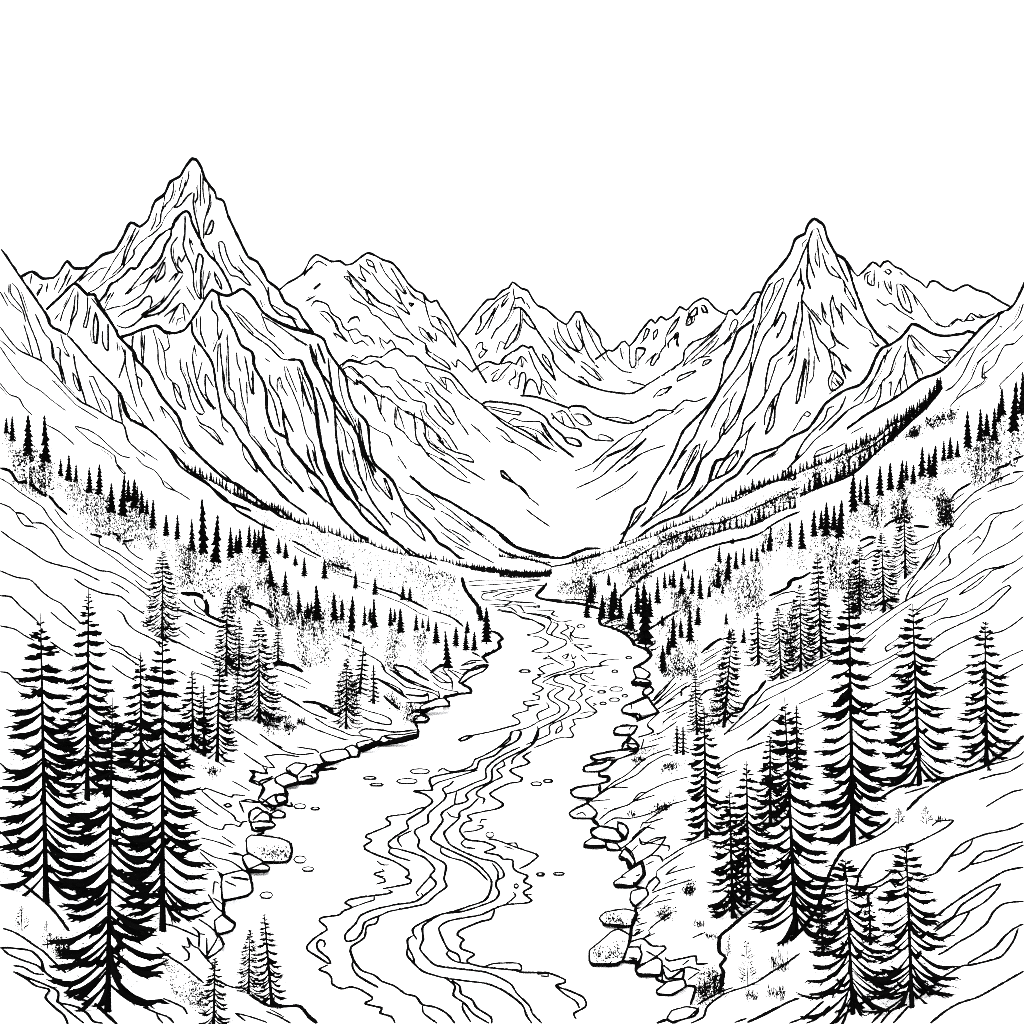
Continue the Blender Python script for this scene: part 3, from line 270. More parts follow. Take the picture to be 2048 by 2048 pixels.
RIVER = {
'E': """
1 1390,855 1500,842 1700,842 1870,838;1 1400,878 1540,872 1700,860 1880,840;1 1480,918 1600,905 1750,890 1900,872;1 1490,945 1500,930 1600,915;1 1490,950 1510,970 1600,970 1700,980;1 1560,950 1640,920 1770,905 1820,890;1 1650,940 1740,925 1830,900;1 1640,945 1660,955 1700,940
1 1530,995 1640,1000 1700,980 1840,990;1 1560,1015 1620,1010 1680,1020 1720,1050;1 1590,1035 1680,1045 1750,1080 1800,1090 1860,1120 1900,1145;1 1750,1050 1850,1060 1930,1075;1 1700,1000 1780,1010 1860,1010;1 1600,1030 1640,1025
2 1725,1770 1620,1800 1540,1820 1440,1840 1380,1850 1345,1870 1360,1880 1400,1865 1440,1840
""",
'F': """
1 0,970 120,985 230,990;1 0,1045 90,1055 150,1090 210,1100 290,1140 240,1180 175,1195 260,1210 310,1240 280,1270 205,1300 300,1310 340,1300 420,1260 425,1230 370,1210 300,1180 330,1110 290,1080 150,1050
1 30,1005 110,1000 130,1010 160,1050;1 220,1040 350,1040 330,1060 380,1080;1 300,1070 380,1110 460,1100;1 215,1010 255,1005 250,1020 215,1015;1 340,1110 375,1130 330,1190 400,1220;1 420,1120 440,1150 390,1180 430,1200 460,1240;1 450,1170 480,1210 580,1220;1 430,1130 480,1150 450,1200 470,1230
1 460,1250 590,1265 520,1280 480,1260 540,1300;1.6 560,1312 700,1323;1 310,1320 340,1350 410,1390;1 340,1345 280,1350 320,1330
1.2 350,1375 290,1390 250,1410 270,1430 290,1445 240,1450 260,1460 210,1490 210,1505 270,1530 280,1540 250,1560 210,1575 255,1590 250,1610 150,1625 155,1640 180,1650 250,1640 180,1660 180,1680 110,1700 80,1715 120,1740 130,1760 90,1780 0,1800
1 400,1330 440,1315 420,1350 400,1330;1 460,1320 470,1350 490,1330;1 520,1320 540,1340 560,1360;1 420,1360 470,1365 480,1390 460,1410 360,1440 280,1470;1 770,1350 690,1355 640,1380 660,1395 560,1410 450,1450 370,1450 270,1500
1 700,1390 600,1395 540,1400 450,1430 350,1470 360,1500 460,1530 480,1560 440,1610 490,1620 520,1660 500,1690 420,1730 320,1780 320,1830 240,1870 170,1900
1 600,1420 590,1445 520,1445 530,1480 570,1500;1 520,1445 450,1460 490,1500 550,1520 515,1550 530,1580 490,1610;1 540,1450 600,1480 630,1485;1 580,1520 690,1525;1 570,1540 610,1560
1 280,1500 350,1520 410,1540 350,1590 440,1650 430,1690 380,1730 330,1760 250,1800 230,1840 210,1880;1 360,1535 310,1570 320,1610 380,1650 380,1690 320,1720 250,1750 200,1780 150,1800 70,1820 65,1870 0,1920
1.2 600,1585 550,1615 580,1650 625,1690 570,1690 520,1700;1.2 625,1690 560,1725 470,1740 485,1770 450,1795 475,1840 460,1855 370,1860 300,1890 220,1920;1 300,1630 315,1660 240,1700 250,1740;1 590,1630 620,1640 600,1650
1 240,1780 245,1830 200,1900;1 390,1740 400,1800 360,1830 370,1795 395,1780;1 100,1810 140,1820 120,1870
""",
'I': """
1.4 1690,50 1670,90 1590,160 1500,210 1445,235 1430,270 1370,300 1290,310 1240,290 1210,310
1.8 1740,60 1720,110 1630,160 1570,210 1480,240 1460,290 1440,300 1300,320 1180,345 1155,365 1170,410 1175,430 1055,437 1130,460 1175,500 1140,535 1080,550 1020,580 890,600 875,615 905,640 900,655 820,690 750,720 745,735 785,755 735,790 740,810 820,850 930,890 1020,950 1020,980 1000,990 1040,1010 1030,1030 970,1045 855,1065
1.8 890,1070 915,1085 880,1100 800,1110 720,1120 630,1140 610,1155 655,1185 600,1210 570,1235 470,1250 445,1270 490,1310 495,1330 420,1380 370,1430 370,1460 430,1500 500,1545 520,1545 500,1510 440,1460 430,1420 450,1395 475,1400 485,1420 475,1440
1.8 500,1555 445,1585 500,1610 525,1640 530,1680 590,1710 640,1700 700,1710 790,1770 740,1805 850,1835 835,1865 910,1890 935,1930;1.4 655,1185 740,1155 800,1135 800,1115
1.4 1465,300 1340,340 1210,380 1170,410
1.8 1310,370 1280,400 1240,420 1260,455 1250,490 1150,580 1145,640 1060,690 1090,750 1085,800 1180,860 1260,910 1250,1000 1265,1050 1200,1100 1130,1160 1030,1185 900,1210 830,1240 740,1280 720,1340 680,1390 625,1405 610,1380 620,1350 680,1290 710,1240 800,1200 930,1170 1060,1150 1120,1110 1190,1050 1195,1020 1160,980 1190,940 1130,870 1060,840 960,810 905,800 890,770 950,720 1020,675 1010,630 1100,570 1140,535
1.6 1160,985 1110,1040 1070,1090 1085,1110;1.4 1100,1090 1120,1110;1.8 905,800 895,830 950,860 1035,885;1.4 1040,690 960,730 955,760 980,795
1.8 830,1240 810,1290 750,1310 735,1380 650,1440 645,1460 670,1530 720,1590 800,1620 850,1660 930,1690 1000,1740 1070,1760 1110,1810 1200,1830 1270,1870 1320,1930;1.8 660,1530 660,1570 690,1620 750,1660 825,1700;1.6 1110,1810 1115,1860 1160,1900 1205,1930
1.6 1260,455 1330,435 1450,380 1520,350 1520,290 1600,220 1740,150;1.6 1330,440 1320,520 1390,505 1405,490 1390,460 1440,420 1540,380 1560,340 1560,290 1640,230 1800,150 1850,90 1860,40;1.5 1630,235 1640,270 1590,300 1625,340 1560,375 1460,440 1470,470 1510,485 1500,515
1.8 1320,520 1240,570 1230,590 1240,630 1165,730 1180,760 1250,800 1400,870 1480,920 1550,1000 1550,1070 1510,1140 1400,1180 1330,1205 1200,1240 1060,1310 1050,1350 1075,1390
1.8 1470,480 1410,540 1350,570 1345,610 1270,680 1250,710 1290,780 1380,830 1480,870 1580,895 1630,950 1630,990 1590,1010 1585,1050 1605,1090 1570,1140 1440,1190 1350,1215 1230,1230 1130,1290 1110,1320 1115,1390 1095,1450 1140,1510 1200,1560 1330,1580 1500,1600 1590,1630 1680,1680 1720,1740 1800,1820 1820,1870 1880,1930
1.4 1560,900 1595,950 1595,1010;1.2 1270,570 1300,600 1340,605;1.4 1230,790 1230,830 1280,860 1380,890 1460,940 1530,1010;1.6 1050,1365 1015,1390 1020,1440 1050,1500 1060,1540
1.8 1015,1440 1010,1490 1050,1540 1110,1595 1180,1620 1260,1640 1400,1660 1520,1675 1630,1720 1750,1810 1780,1880 1815,1930;1.8 1260,1640 1320,1690 1310,1750 1380,1800 1440,1870 1540,1930;1.8 1300,1655 1350,1690 1360,1740 1430,1780 1460,1830 1550,1890 1555,1930;1.6 1370,1800 1370,1840 1420,1920
1.8 1810,180 1760,215 1800,250 1780,265 1680,295 1690,320 1755,355 1740,375 1660,390 1560,440 1550,465 1630,520 1590,550 1490,570 1400,595 1430,625 1380,640 1350,690 1385,740 1420,755 1510,765 1580,800 1510,830 1600,850 1630,875 1690,880 1695,930 1720,955 1790,985 1760,1020 1815,1050 1760,1090 1815,1140 1795,1155 1640,1170 1560,1200 1480,1235 1290,1270 1220,1310 1220,1340 1250,1410 1280,1460 1340,1490 1355,1535
1.4 1790,160 1700,220 1685,260;1.4 1640,1170 1710,1110 1695,1085;1.4 1770,1100 1815,1100;1.6 1385,745 1360,770 1390,800 1450,805;1.4 1370,700 1450,690 1500,670 1500,660 1455,660;1.4 1480,640 1490,620 1530,620
1.6 1535,745 1600,755 1720,800 1840,840 1855,855 1790,910 1735,935;1.4 1640,775 1710,770 1725,800;1.2 1640,790 1700,810
1.8 1575,1200 1550,1260 1480,1280 1360,1330 1335,1360 1380,1395 1360,1410 1360,1450 1445,1485 1400,1520 1410,1545 1510,1570 1700,1590 1760,1605 1930,1605;1.6 1280,1460 1265,1480 1300,1520 1350,1540 1400,1545;1.4 1510,1565 1580,1545 1730,1545 1745,1590 1690,1580;1.4 1850,1615 1920,1610 1920,1630 1870,1625
1.4 820,885 850,910 900,910;1.4 850,935 865,950 800,970 865,1000 870,1020 810,1035;1.2 800,975 860,985
""",
'J': """
1.8 240,1610 320,1610 420,1650 420,1670 360,1690 440,1720 530,1760 555,1800 545,1830 475,1870 490,1900;1.8 360,1695 420,1745 490,1790 510,1830
""",
}
BANK_LINES = {
'H': """
3 1410,1450 1435,1430 1410,1370 1400,1340;3 1510,1290 1440,1230 1440,1130;3 1580,1100 1620,1070 1605,980
""",
'E': """
3 1080,1800 1060,1750;3 1150,1730 1110,1690 1190,1650 1280,1640 1250,1600 1330,1580 1420,1570 1415,1540 1350,1500 1410,1430 1530,1385 1500,1335 1560,1310 1610,1275 1600,1240 1625,1220 1600,1190 1550,1170;2.4 1500,1340 1540,1320 1570,1290
3.4 950,1875 1030,1855 1080,1835 1085,1810;3.6 700,1925 780,1895 850,1885 950,1870
""",
'I': """
3.4 220,410 300,380 430,345;3.4 440,270 540,245 680,210 700,175 820,130 950,100 1070,70;2.6 400,305 500,300 560,290;2.8 230,490 240,460 215,410;2.4 480,260 560,240
""",
'F': """
2.8 300,870 235,935 260,962 380,985 470,990 560,1005 650,1030;3 650,1030 640,1090 650,1130 720,1150 790,1180 850,1225 865,1260 940,1285 975,1330 920,1380 860,1408;3 850,1495 960,1500;3 920,1560 935,1580;3 950,1590 990,1660 1020,1690
2 650,1030 660,1080 640,1100
""",
'J': """
2.8 830,60 830,110 790,140 795,165;3 640,330 645,345 700,345 690,375;3 560,480 565,520;3 590,605 640,660;3 690,780 690,800 740,805 760,820;3 770,850 820,880 840,930;3 855,1040 900,1060;3 870,1170 875,1200 850,1290 830,1420;3 780,1525 890,1530 880,1590;3 1010,1620 1010,1650 1050,1670;3 1190,1690 1260,1700 1230,1810;3 1010,1930 1080,1905
""",
}
# silhouettes of the mountains: name: (distance, front slope, line width, points)
def P(s): return [tuple(float(a) for a in q.split(',')) for q in s.split()]
RANGES = {
'left_peak': (2800, 1.0, 3, P("-60,600 0,580 42,555 64,544 85,558 108,556 120,545 134,524 148,538 178,536 205,512 230,503 245,480 262,447 280,455 298,440 307,415 312,403 330,390 342,365 362,353 372,335 385,319 393,321 402,335 408,355 418,370 430,385 432,397 447,403 455,430 470,462 487,497 497,515 515,525 527,545 535,562 557,580 570,605 595,620 605,637 625,665 650,720 760,950 860,1100")),
'massif': (2000, 1.1, 3, P("150,760 200,700 240,676 262,669 280,661 312,652 330,665 350,667 370,660 385,640 400,618 415,592 424,581 436,588 455,593 470,587 485,579 505,595 525,625 555,645 600,662 630,670 647,680 657,705 675,731 690,752 697,790 710,820 734,848 739,900 748,928 784,962 807,1009 845,1049 863,1068 876,1086 898,1099 919,1117 941,1124")),
'spur': (1300, 1.2, 3, P("20,700 87,626 120,595 149,568 174,590 188,590 197,608 232,662 236,673 268,706 272,720 297,746 322,793 355,833 366,865 391,905 446,956 485,977 600,1060 760,1120")),
'round_range': (4600, .9, 2.2, P("480,640 557,582 575,567 597,555 610,542 621,520 633,510 647,516 663,524 680,523 691,531 706,528 720,517 735,507 750,512 766,521 784,527 800,545 815,567 830,582 845,588 853,600 863,606 873,602 880,615 895,636 905,655 916,675 935,700 950,730 980,780")),
'middle_peak': (5000, 1.0, 2.2, P("880,720 917,670 935,648 955,622 975,600 988,599 1005,582 1018,576 1025,565 1035,572 1043,578 1055,582 1065,600 1075,612 1092,619 1113,638 1133,650 1145,635 1152,625 1160,625 1170,642 1190,665 1198,675 1202,690 1210,701 1260,740 1295,775")),
'broken_range': (4800, .9, 2.2, P("1190,720 1217,701 1225,703 1235,695 1243,685 1250,683 1258,693 1270,682 1283,662 1302,640 1310,648 1322,634 1332,641 1348,631 1359,615 1373,621 1388,606 1406,597 1415,601 1431,619 1453,630 1457,622 1464,621 1473,630 1493,608 1507,588 1522,586 1560,600 1620,700 1700,760")),
'glacier_shoulder': (3500, .55, 2, P("560,800 640,755 678,733 698,720 720,724 738,713 763,715 781,702 796,698 814,713 828,713 850,731 868,736 900,747 919,767 940,793 962,809 1010,850 1100,900")),
'right_peak': (2600, 1.1, 3, P("1200,1112 1230,1098 1242,1085 1258,1050 1270,1020 1292,1005 1310,970 1335,930 1348,905 1365,865 1380,848 1413,815 1435,785 1445,750 1450,722 1463,700 1475,665 1493,650 1507,638 1515,605 1524,585 1535,562 1555,540 1575,515 1583,500 1590,480 1600,473 1610,468 1616,450 1628,439 1638,445 1646,451 1652,475 1665,500 1672,510 1688,520 1698,545 1705,570 1714,594 1732,638 1752,668 1775,690 1860,800 1950,900")),
'far_range': (4600, .8, 2.2, P("1660,540 1690,522 1703,540 1715,553 1730,540 1745,525 1752,528 1760,535 1768,525 1776,523 1790,535 1803,540 1818,553 1840,565 1853,577 1860,565 1872,564 1890,577 1907,583 1922,575 1935,571 1950,580 1975,588 1990,598 2015,612 2080,640 2200,700")),
'foothill': (1700, 1.0, 3, P("1200,1108 1240,1090 1270,1080 1295,1061 1320,1046 1357,1032 1372,1025 1416,994 1450,965 1475,949 1504,914 1558,894 1580,876 1616,858 1640,825 1652,807 1688,782 1720,770 1739,746 1752,715 1764,697 1779,691 1800,677 1815,660 1823,649 1837,653 1866,669 1890,673 1927,668 1945,666 2050,720 2200,850")),
}
# spruces, full drawing detail: x_top, y_top, x_base, y_base, half width, style, label   (photograph pixels)
SPRUCES = [
(81,1226,92,1805,84,'f','tall black spruce nearest the frame edge on the left slope, two roots showing under it'),
(177,1176,174,1600,50,'f','spruce with the highest bare spire of the left grove, behind the two tallest trunks'),
(225,1394,215,2022,104,'f','biggest and lowest spruce of the left grove, standing on the near ledge'),
(325,1250,325,1862,74,'f','tall black spruce on the river side of the left grove, short stump below it'),
(281,1304,282,1540,38,'f','narrow spruce squeezed between the tallest trees of the left grove'),
(384,1338,386,1500,27,'f','small spruce with a blunt top just right of the left grove'),
(407,1369,408,1512,18,'f','thin little spruce tucked between two small spruces beside the left grove'),
(439,1332,434,1524,38,'f','mid-sized spruce at the right end of the left grove with a stub of trunk below'),
(475,1335,472,1442,17,'l','faint slim spruce behind the right end of the left grove'),
(518,1235,518,1446,44,'l','feathery grey spruce on the left meadow above the pebbly bank'),
(326,1099,324,1278,38,'l','pale feathery spruce directly above the tall river-side tree of the left grove'),
(455,1180,452,1352,26,'l','pale misty spruce standing left of the feathery spruce on the left meadow'),
(694,1313,692,1458,30,'l','lone misty spruce with a dark stump low on the left meadow'),
(747,1329,747,1408,13,'f','small pointed spruce right of the lone misty one on the left meadow'),
(728,1288,719,1388,15,'f','leaning dark spruce left of the small pointed one on the left meadow'),
(430,1914,427,2056,29,'f','young spruce cut by the bottom edge beside the river'),
(500,1855,497,1988,22,'l','paler of the two young spruces at the water edge bottom left'),
(528,1824,544,2012,27,'f','taller of the two young spruces at the water edge bottom left'),
(1697,1160,1706,1692,64,'f','tallest spruce of the right slope, rising far above the grove'),
(1825,1207,1839,1570,68,'f','broad spruce on the right ledge with a square black trunk'),
(1970,1237,1973,1531,54,'f','rightmost spruce, alone against the bare right slope'),
(1569,1394,1592,1868,72,'f','wide spruce at the heart of the right grove with forked roots'),
(1593,1409,1594,1540,19,'f','slim spruce top showing just right of the wide right-grove spruce'),
(1540,1462,1541,1650,32,'f','half-hidden spruce behind the left side of the wide right-grove spruce'),
(1493,1521,1497,1800,46,'f','spruce with a bare spire second from the left of the right grove'),
(1459,1578,1466,1836,48,'f','leftmost spruce of the right grove with a thick black stump'),
(1354,1448,1354,1508,11,'f','left one of two tiny twin spruces above the right bank'),
(1366,1450,1367,1510,11,'f','right one of two tiny twin spruces above the right bank'),
(1408,1406,1413,1676,38,'f','tall thin spruce above the stony right bank, apart from the grove'),
(1390,1341,1394,1470,18,'l','faint thin spruce above the twin spruces of the right bank'),
(1465,1250,1448,1455,30,'l','pale broken spruce between the stony right bank and the terrace'),
(1690,1712,1706,2028,96,'f','broad spruce at the bottom right, left of a close pair'),
(1812,1681,1824,2015,84,'f','broad spruce at the bottom right, right of a close pair'),
(1642,1800,1646,1905,16,'f','small spruce at the left flank of the bottom right pair'),
(1738,1790,1741,1890,18,'f','small spruce between the two broad trees at the bottom right'),
(1600,1164,1602,1343,31,'l','misty spruce on the right terrace, left of the tallest spruce'),
(1555,1211,1563,1358,31,'l','misty spruce on the right terrace with a wire-thin top'),
(1515,1223,1517,1330,24,'f','dark-topped spruce left of the misty pair on the right terrace'),
(1634,1099,1643,1315,27,'l','tall misty spruce close behind the tallest right-slope spruce'),
(1763,1061,1768,1225,30,'l','misty spruce with dark tip on the upper right terrace'),
(1808,1009,1811,1157,29,'l','misty spruce highest on the right terrace with a short trunk'),
(478,1230,478,1340,14,'l','pale thin spruce left of the feathery spruce, half as wide'),
(556,1238,556,1329,12,'l','pale thin spruce right of the feathery spruce on the left meadow'),
(1718,1086,1720,1230,24,'l','blurred spruce just right of the tallest right-slope spruce'),
]
# slim firs: crop, fade factor, place, rows "x_top,y_top,y_solid_bottom[,x_base]"
FIRS = [
('A',1.0,'the high left forest edge',"35,1475,1560 67,1465,1600 155,1455,1680 245,1460,1720,255 335,1700,1795 380,1680,1820"),
('D',1.0,'the middle left forest edge',"490,85,200 575,105,270 640,85,280 718,210,400 800,150,420,790 865,180,370 910,255,400,915 985,310,500 1070,410,545 1143,410,570 1235,430,640 1300,300,660,1310 1403,410,720,1390 1485,490,690 1545,500,660 1605,475,620 1640,500,660 1695,480,720"),
('E',0.15,'the sparse left row',"185,560,650 230,590,680 292,675,730 350,685,795 480,700,810 680,780,875 805,820,915 985,865,950 1030,880,960"),
('E',0.75,'the lower left wood',"125,715,900,140 228,775,950 308,890,1060,320 372,975,1095 425,865,1120,440 540,910,1120,545 662,930,1190,650 738,995,1140 798,950,1160 905,1010,1140 968,1015,1190 1070,1050,1170 1148,1070,1170"),
('E',0.1,'the left riverside wood',"1198,1100,1230 1255,1150,1390,1275 1327,1130,1250 1390,1170,1275 1445,1165,1275 1485,1000,1085 1523,1005,1220 1400,1100,1165"),
('F',0.3,'the right riverside wood',"700,790,850 560,945,1050 610,860,905 585,800,950 830,1040,1120 1045,1060,1110 845,980,1120 885,860,1015 925,850,1180,935 965,900,1040 1015,810,950 720,900,1050 775,920,1050 660,930,1050 740,840,990 1115,1060,1230 1165,1080,1180 1222,1010,1190 1085,1200,1290 1048,1250,1390 1275,1000,1100"),
('F',0.9,'the middle right wood',"1060,780,890 1118,765,885 1170,790,930 1190,700,780 1240,760,930 1290,800,960 1347,870,945 1405,735,890 1412,610,720 1475,650,840,1465 1520,640,765 1568,620,740 1620,625,715 1655,615,715 1456,1040,1120 1478,1150,1210 1570,1140,1240 1500,560,600 1745,490,650,1735"),
('G',1.0,'the upper right forest edge',"425,450,620 500,440,630 580,380,550 660,330,550 760,310,560,745 833,140,390 922,150,350 1005,90,290 1070,75,250 1150,60,250,1140 1175,65,190 1220,90,210"),
('C',1.0,'the topmost right forest edge',"1370,1630,1800 1445,1625,1800,1430 1490,1600,1710 1525,1580,1700 1565,1600,1690 1620,1435,1640 1692,1425,1600 1770,1420,1600 1810,1310,1460 1890,1270,1550,1875 1925,1220,1450"),
]
# far small conifers in lines: crop, spacing, height start, height end, place, polyline of their feet
FAR_ROWS = [
('D',26,62,62,'upper left far treeline',"1190,112 1240,150 1380,215 1450,262 1520,298 1580,325 1640,362 1690,380 1760,392 1810,432 1870,452 1930,478"),
('E',24,60,40,'treeline under the ribbed rock wall',"80,385 150,392 190,392 250,440 300,470 380,485 430,505 460,535 510,535 570,555 620,578 670,592 760,600 850,640 900,655 1000,678 1080,690 1150,700 1250,720 1330,745 1430,768"),
('C',21,60,52,'crest treeline under the right foothill',"1470,1330 1420,1380 1370,1420 1300,1480 1200,1525 1130,1585 1000,1655 900,1700 800,1742 700,1782 600,1822 500,1852 400,1892 330,1922"),
('F',24,62,34,'right treeline sinking to the valley mouth',"1900,195 1780,205 1650,262 1500,335 1400,365 1300,435 1200,472 1100,505 1000,555 900,585 830,615 720,655 600,685 450,735"),
('F',34,84,60,'lower of two right treelines',"1900,375 1830,390 1760,420 1690,460 1630,485 1570,505 1470,515 1410,535 1350,555 1310,565 1270,578 1220,590 1190,612 1150,640 1090,660 1040,695 1000,710 950,735 910,765 830,785"),
('C',30,84,76,'second line under the right crest',"1470,1335 1400,1425 1300,1510 1200,1600 1100,1690 1000,1775 900,1830 800,1870 700,1915"),
]
# the solid black far forest: crop, polyline, height, row count
FAR_FOREST = [
('E',"1430,772 1500,785 1560,792 1640,805 1720,815 1800,818 1930,818",52,4),('F',"0,818 60,822 150,824 260,820 330,800",52,4),
('E',"1690,612 1740,640 1830,665 1930,688",30,1),('F',"0,690 100,700 200,690 300,700 380,705 440,695",34,1),
('E',"1500,560 1600,640 1700,680 1800,705 1930,730",20,1),('F',"0,650 80,690 200,715 340,755",18,1),
('E',"1330,742 1400,760 1450,772",34,2),
]
# stipple regions: crop, count, tall, polygon
STIPPLE = [
('E',420,1.6,"20,400 470,540 900,690 1330,800 1370,1100 1180,1030 880,920 450,690 60,470"),
('E',160,1.2,"470,700 640,720 640,800 480,760"),('E',160,1.6,"950,700 1330,820 1300,900 1050,830"),
('D',420,1.2,"90,0 300,20 350,180 250,300 90,230"),('D',520,1.4,"450,180 960,400 1000,650 640,550 440,480"),('D',260,1.4,"1150,600 1270,620 1250,900 1140,880"),
('D',160,1.2,"1480,860 1620,620 1770,640 1760,780 1600,1000"),('D',300,1.2,"1450,900 1600,860 1600,1040 1430,1060"),
('E',420,1.4,"60,820 250,900 280,1100 150,1140 60,960"),('E',420,1.4,"280,1040 480,1040 500,1380 330,1400"),('E',220,1.4,"550,1480 690,1480 700,1700 560,1680"),
('E',140,1.4,"880,1180 950,1180 930,1420 860,1400"),('E',120,1.3,"1070,1180 1130,1180 1120,1440 1060,1440"),
('E',170,1,"40,1690 270,1700 280,1830 120,1830"),('E',120,1,"1000,1640 1080,1640 1060,1760 1000,1740"),('E',90,1,"860,1580 920,1580 1000,1700 930,1660"),
('F',520,1.5,"450,700 830,640 1150,560 1400,480 1400,520 1100,640 850,760 470,860"),('F',700,1.3,"1000,560 1500,420 1930,230 1930,310 1500,470 1050,640"),
('F',320,1.4,"380,860 620,800 620,960 380,930"),('F',260,1.5,"780,780 1000,720 940,860 790,900"),('F',500,1.3,"1230,1180 1290,1330 1260,1460 1050,1460 1010,1330"),
('F',420,1.5,"1490,870 1690,700 1690,1020 1500,1100"),('F',200,1.5,"1130,900 1200,900 1220,1050 1120,1040"),
('F',200,1.3,"660,960 780,940 720,1080 660,1080"),('F',260,1.2,"1340,1500 1500,1400 1480,1750 1350,1800"),
('C',520,1.2,"700,1780 1250,1530 1200,1620 800,1860"),('C',480,1.3,"1640,1640 1800,1560 1800,1830 1650,1850"),('C',160,1.2,"1290,1580 1360,1520 1350,1570"),('C',200,1.2,"1380,1510 1560,1430 1560,1480 1400,1530"),
('G',420,1.3,"640,600 830,640 820,960 690,900"),('G',320,1.3,"820,820 1000,840 960,1060 830,1080"),('G',260,1.3,"1100,260 1170,260 1220,470 1080,470"),('G',260,1.3,"1340,380 1420,250 1430,480 1350,500"),('G',240,1.3,"1440,320 1480,320 1480,490 1440,490"),
('G',220,1.3,"400,1010 470,1010 460,1350 380,1350"),('G',160,1.3,"940,380 1010,300 1000,520 960,500"),('F',140,1,"680,1060 780,1090 920,1200 850,1200"),
('S',70,1,"540,480 720,380 700,450 520,560"),('S',60,1,"640,920 830,800 820,850 700,900"),('S',60,1,"740,560 890,510 880,560 740,600"),('T',70,1,"870,500 990,400 990,490 880,520"),('T',60,1,"690,680 760,600 870,610 800,640"),('V',50,1,"100,190 190,210 190,260 110,240"),
('E',150,1.3,"200,1010 480,1040 480,1160 240,1130"),('E',150,1.4,"480,930 660,980 700,1180 520,1160"),('F',200,1.4,"1330,760 1500,700 1480,860 1360,900"),('F',140,1.3,"1000,1100 1290,980 1290,1060 1060,1230"),('G',160,1.3,"230,560 420,470 420,620 260,680"),
('H',260,1,"1040,1500 1330,1700 1330,1860 1120,1740"),('J',420,1,"1290,1570 1420,1600 1440,1720 1280,1820"),('H',130,1,"340,1380 430,1380 440,1500 360,1490"),
('H',70,1,"1630,800 1860,790 1860,850 1700,850"),('J',90,1,"610,1420 680,1490 780,1400 770,1500 620,1510"),('J',60,1,"660,1240 750,1230 820,1280 700,1280"),
]
# saplings and tufts: kind, x_top,y_top,x_base,y_base,hw,label
SAPLINGS = [
('s',42,1808,44,1862,20,'tiny fir sapling nearest the left frame edge'),
('s',93,1842,95,1897,19,'tiny fir sapling with two leaders under the left grove'),
('t',118,1880,125,1915,22,'bristly grass tuft between a sapling and the biggest left spruce'),
('s',1492,1873,1496,1972,29,'large fir sapling on the grassy hollow at the bottom right'),
('t',1562,1892,1560,1945,30,'spiky bush right of the large sapling at the bottom right'),
('t',1498,1972,1503,2003,22,'low tuft under the large sapling at the bottom right'),
('t',1550,1958,1550,2002,26,'low tuft left of the two broad spruces at the bottom right'),
('t',1420,1930,1425,2000,34,'grassy clump above the lowest stones of the right bank'),
('s',1459,1868,1455,1912,10,'leafy sprig beside the dark ledge line at the bottom right'),
('t',1428,1856,1422,1880,16,'small tuft at the foot of the right grove, left of its stumps'),
('t',1400,1832,1398,1856,14,'small tuft left of the leftmost right-grove spruce'),
('s',1796,1614,1798,1648,18,'small sapling at the ledge corner right of the tallest right spruce'),
('s',1851,1611,1853,1648,17,'small sapling alone on the bare ledge of the right slope'),
('t',1882,1626,1880,1646,12,'little tuft right of the sapling on the bare right ledge'),
('t',1336,1812,1330,1842,24,'bristly tuft above the big round boulder of the right bank'),
('t',1382,1762,1376,1792,18,'bristly tuft on the right bank midway up to the grove'),
('t',1343,1518,1340,1544,22,'bristly tuft under the twin spruces of the right bank'),
('t',1328,1602,1322,1624,18,'bristly tuft on a line of turf above the flat right bank slabs'),
('t',1268,1616,1264,1634,12,'smallest tuft at the stony edge of the right bank'),
('t',1282,1506,1276,1526,20,'tuft behind the topmost flat slab of the right bank'),
('t',421,1530,422,1550,13,'little tuft right of the left grove on the meadow'),
('t',540,1425,545,1448,26,'bristly bush beneath the feathery spruce on the left meadow'),
('t',575,1440,580,1462,20,'bristly bush right of the one beneath the feathery spruce'),
('t',600,1430,604,1452,14,'bristly bush farthest right of three on the left meadow'),
]
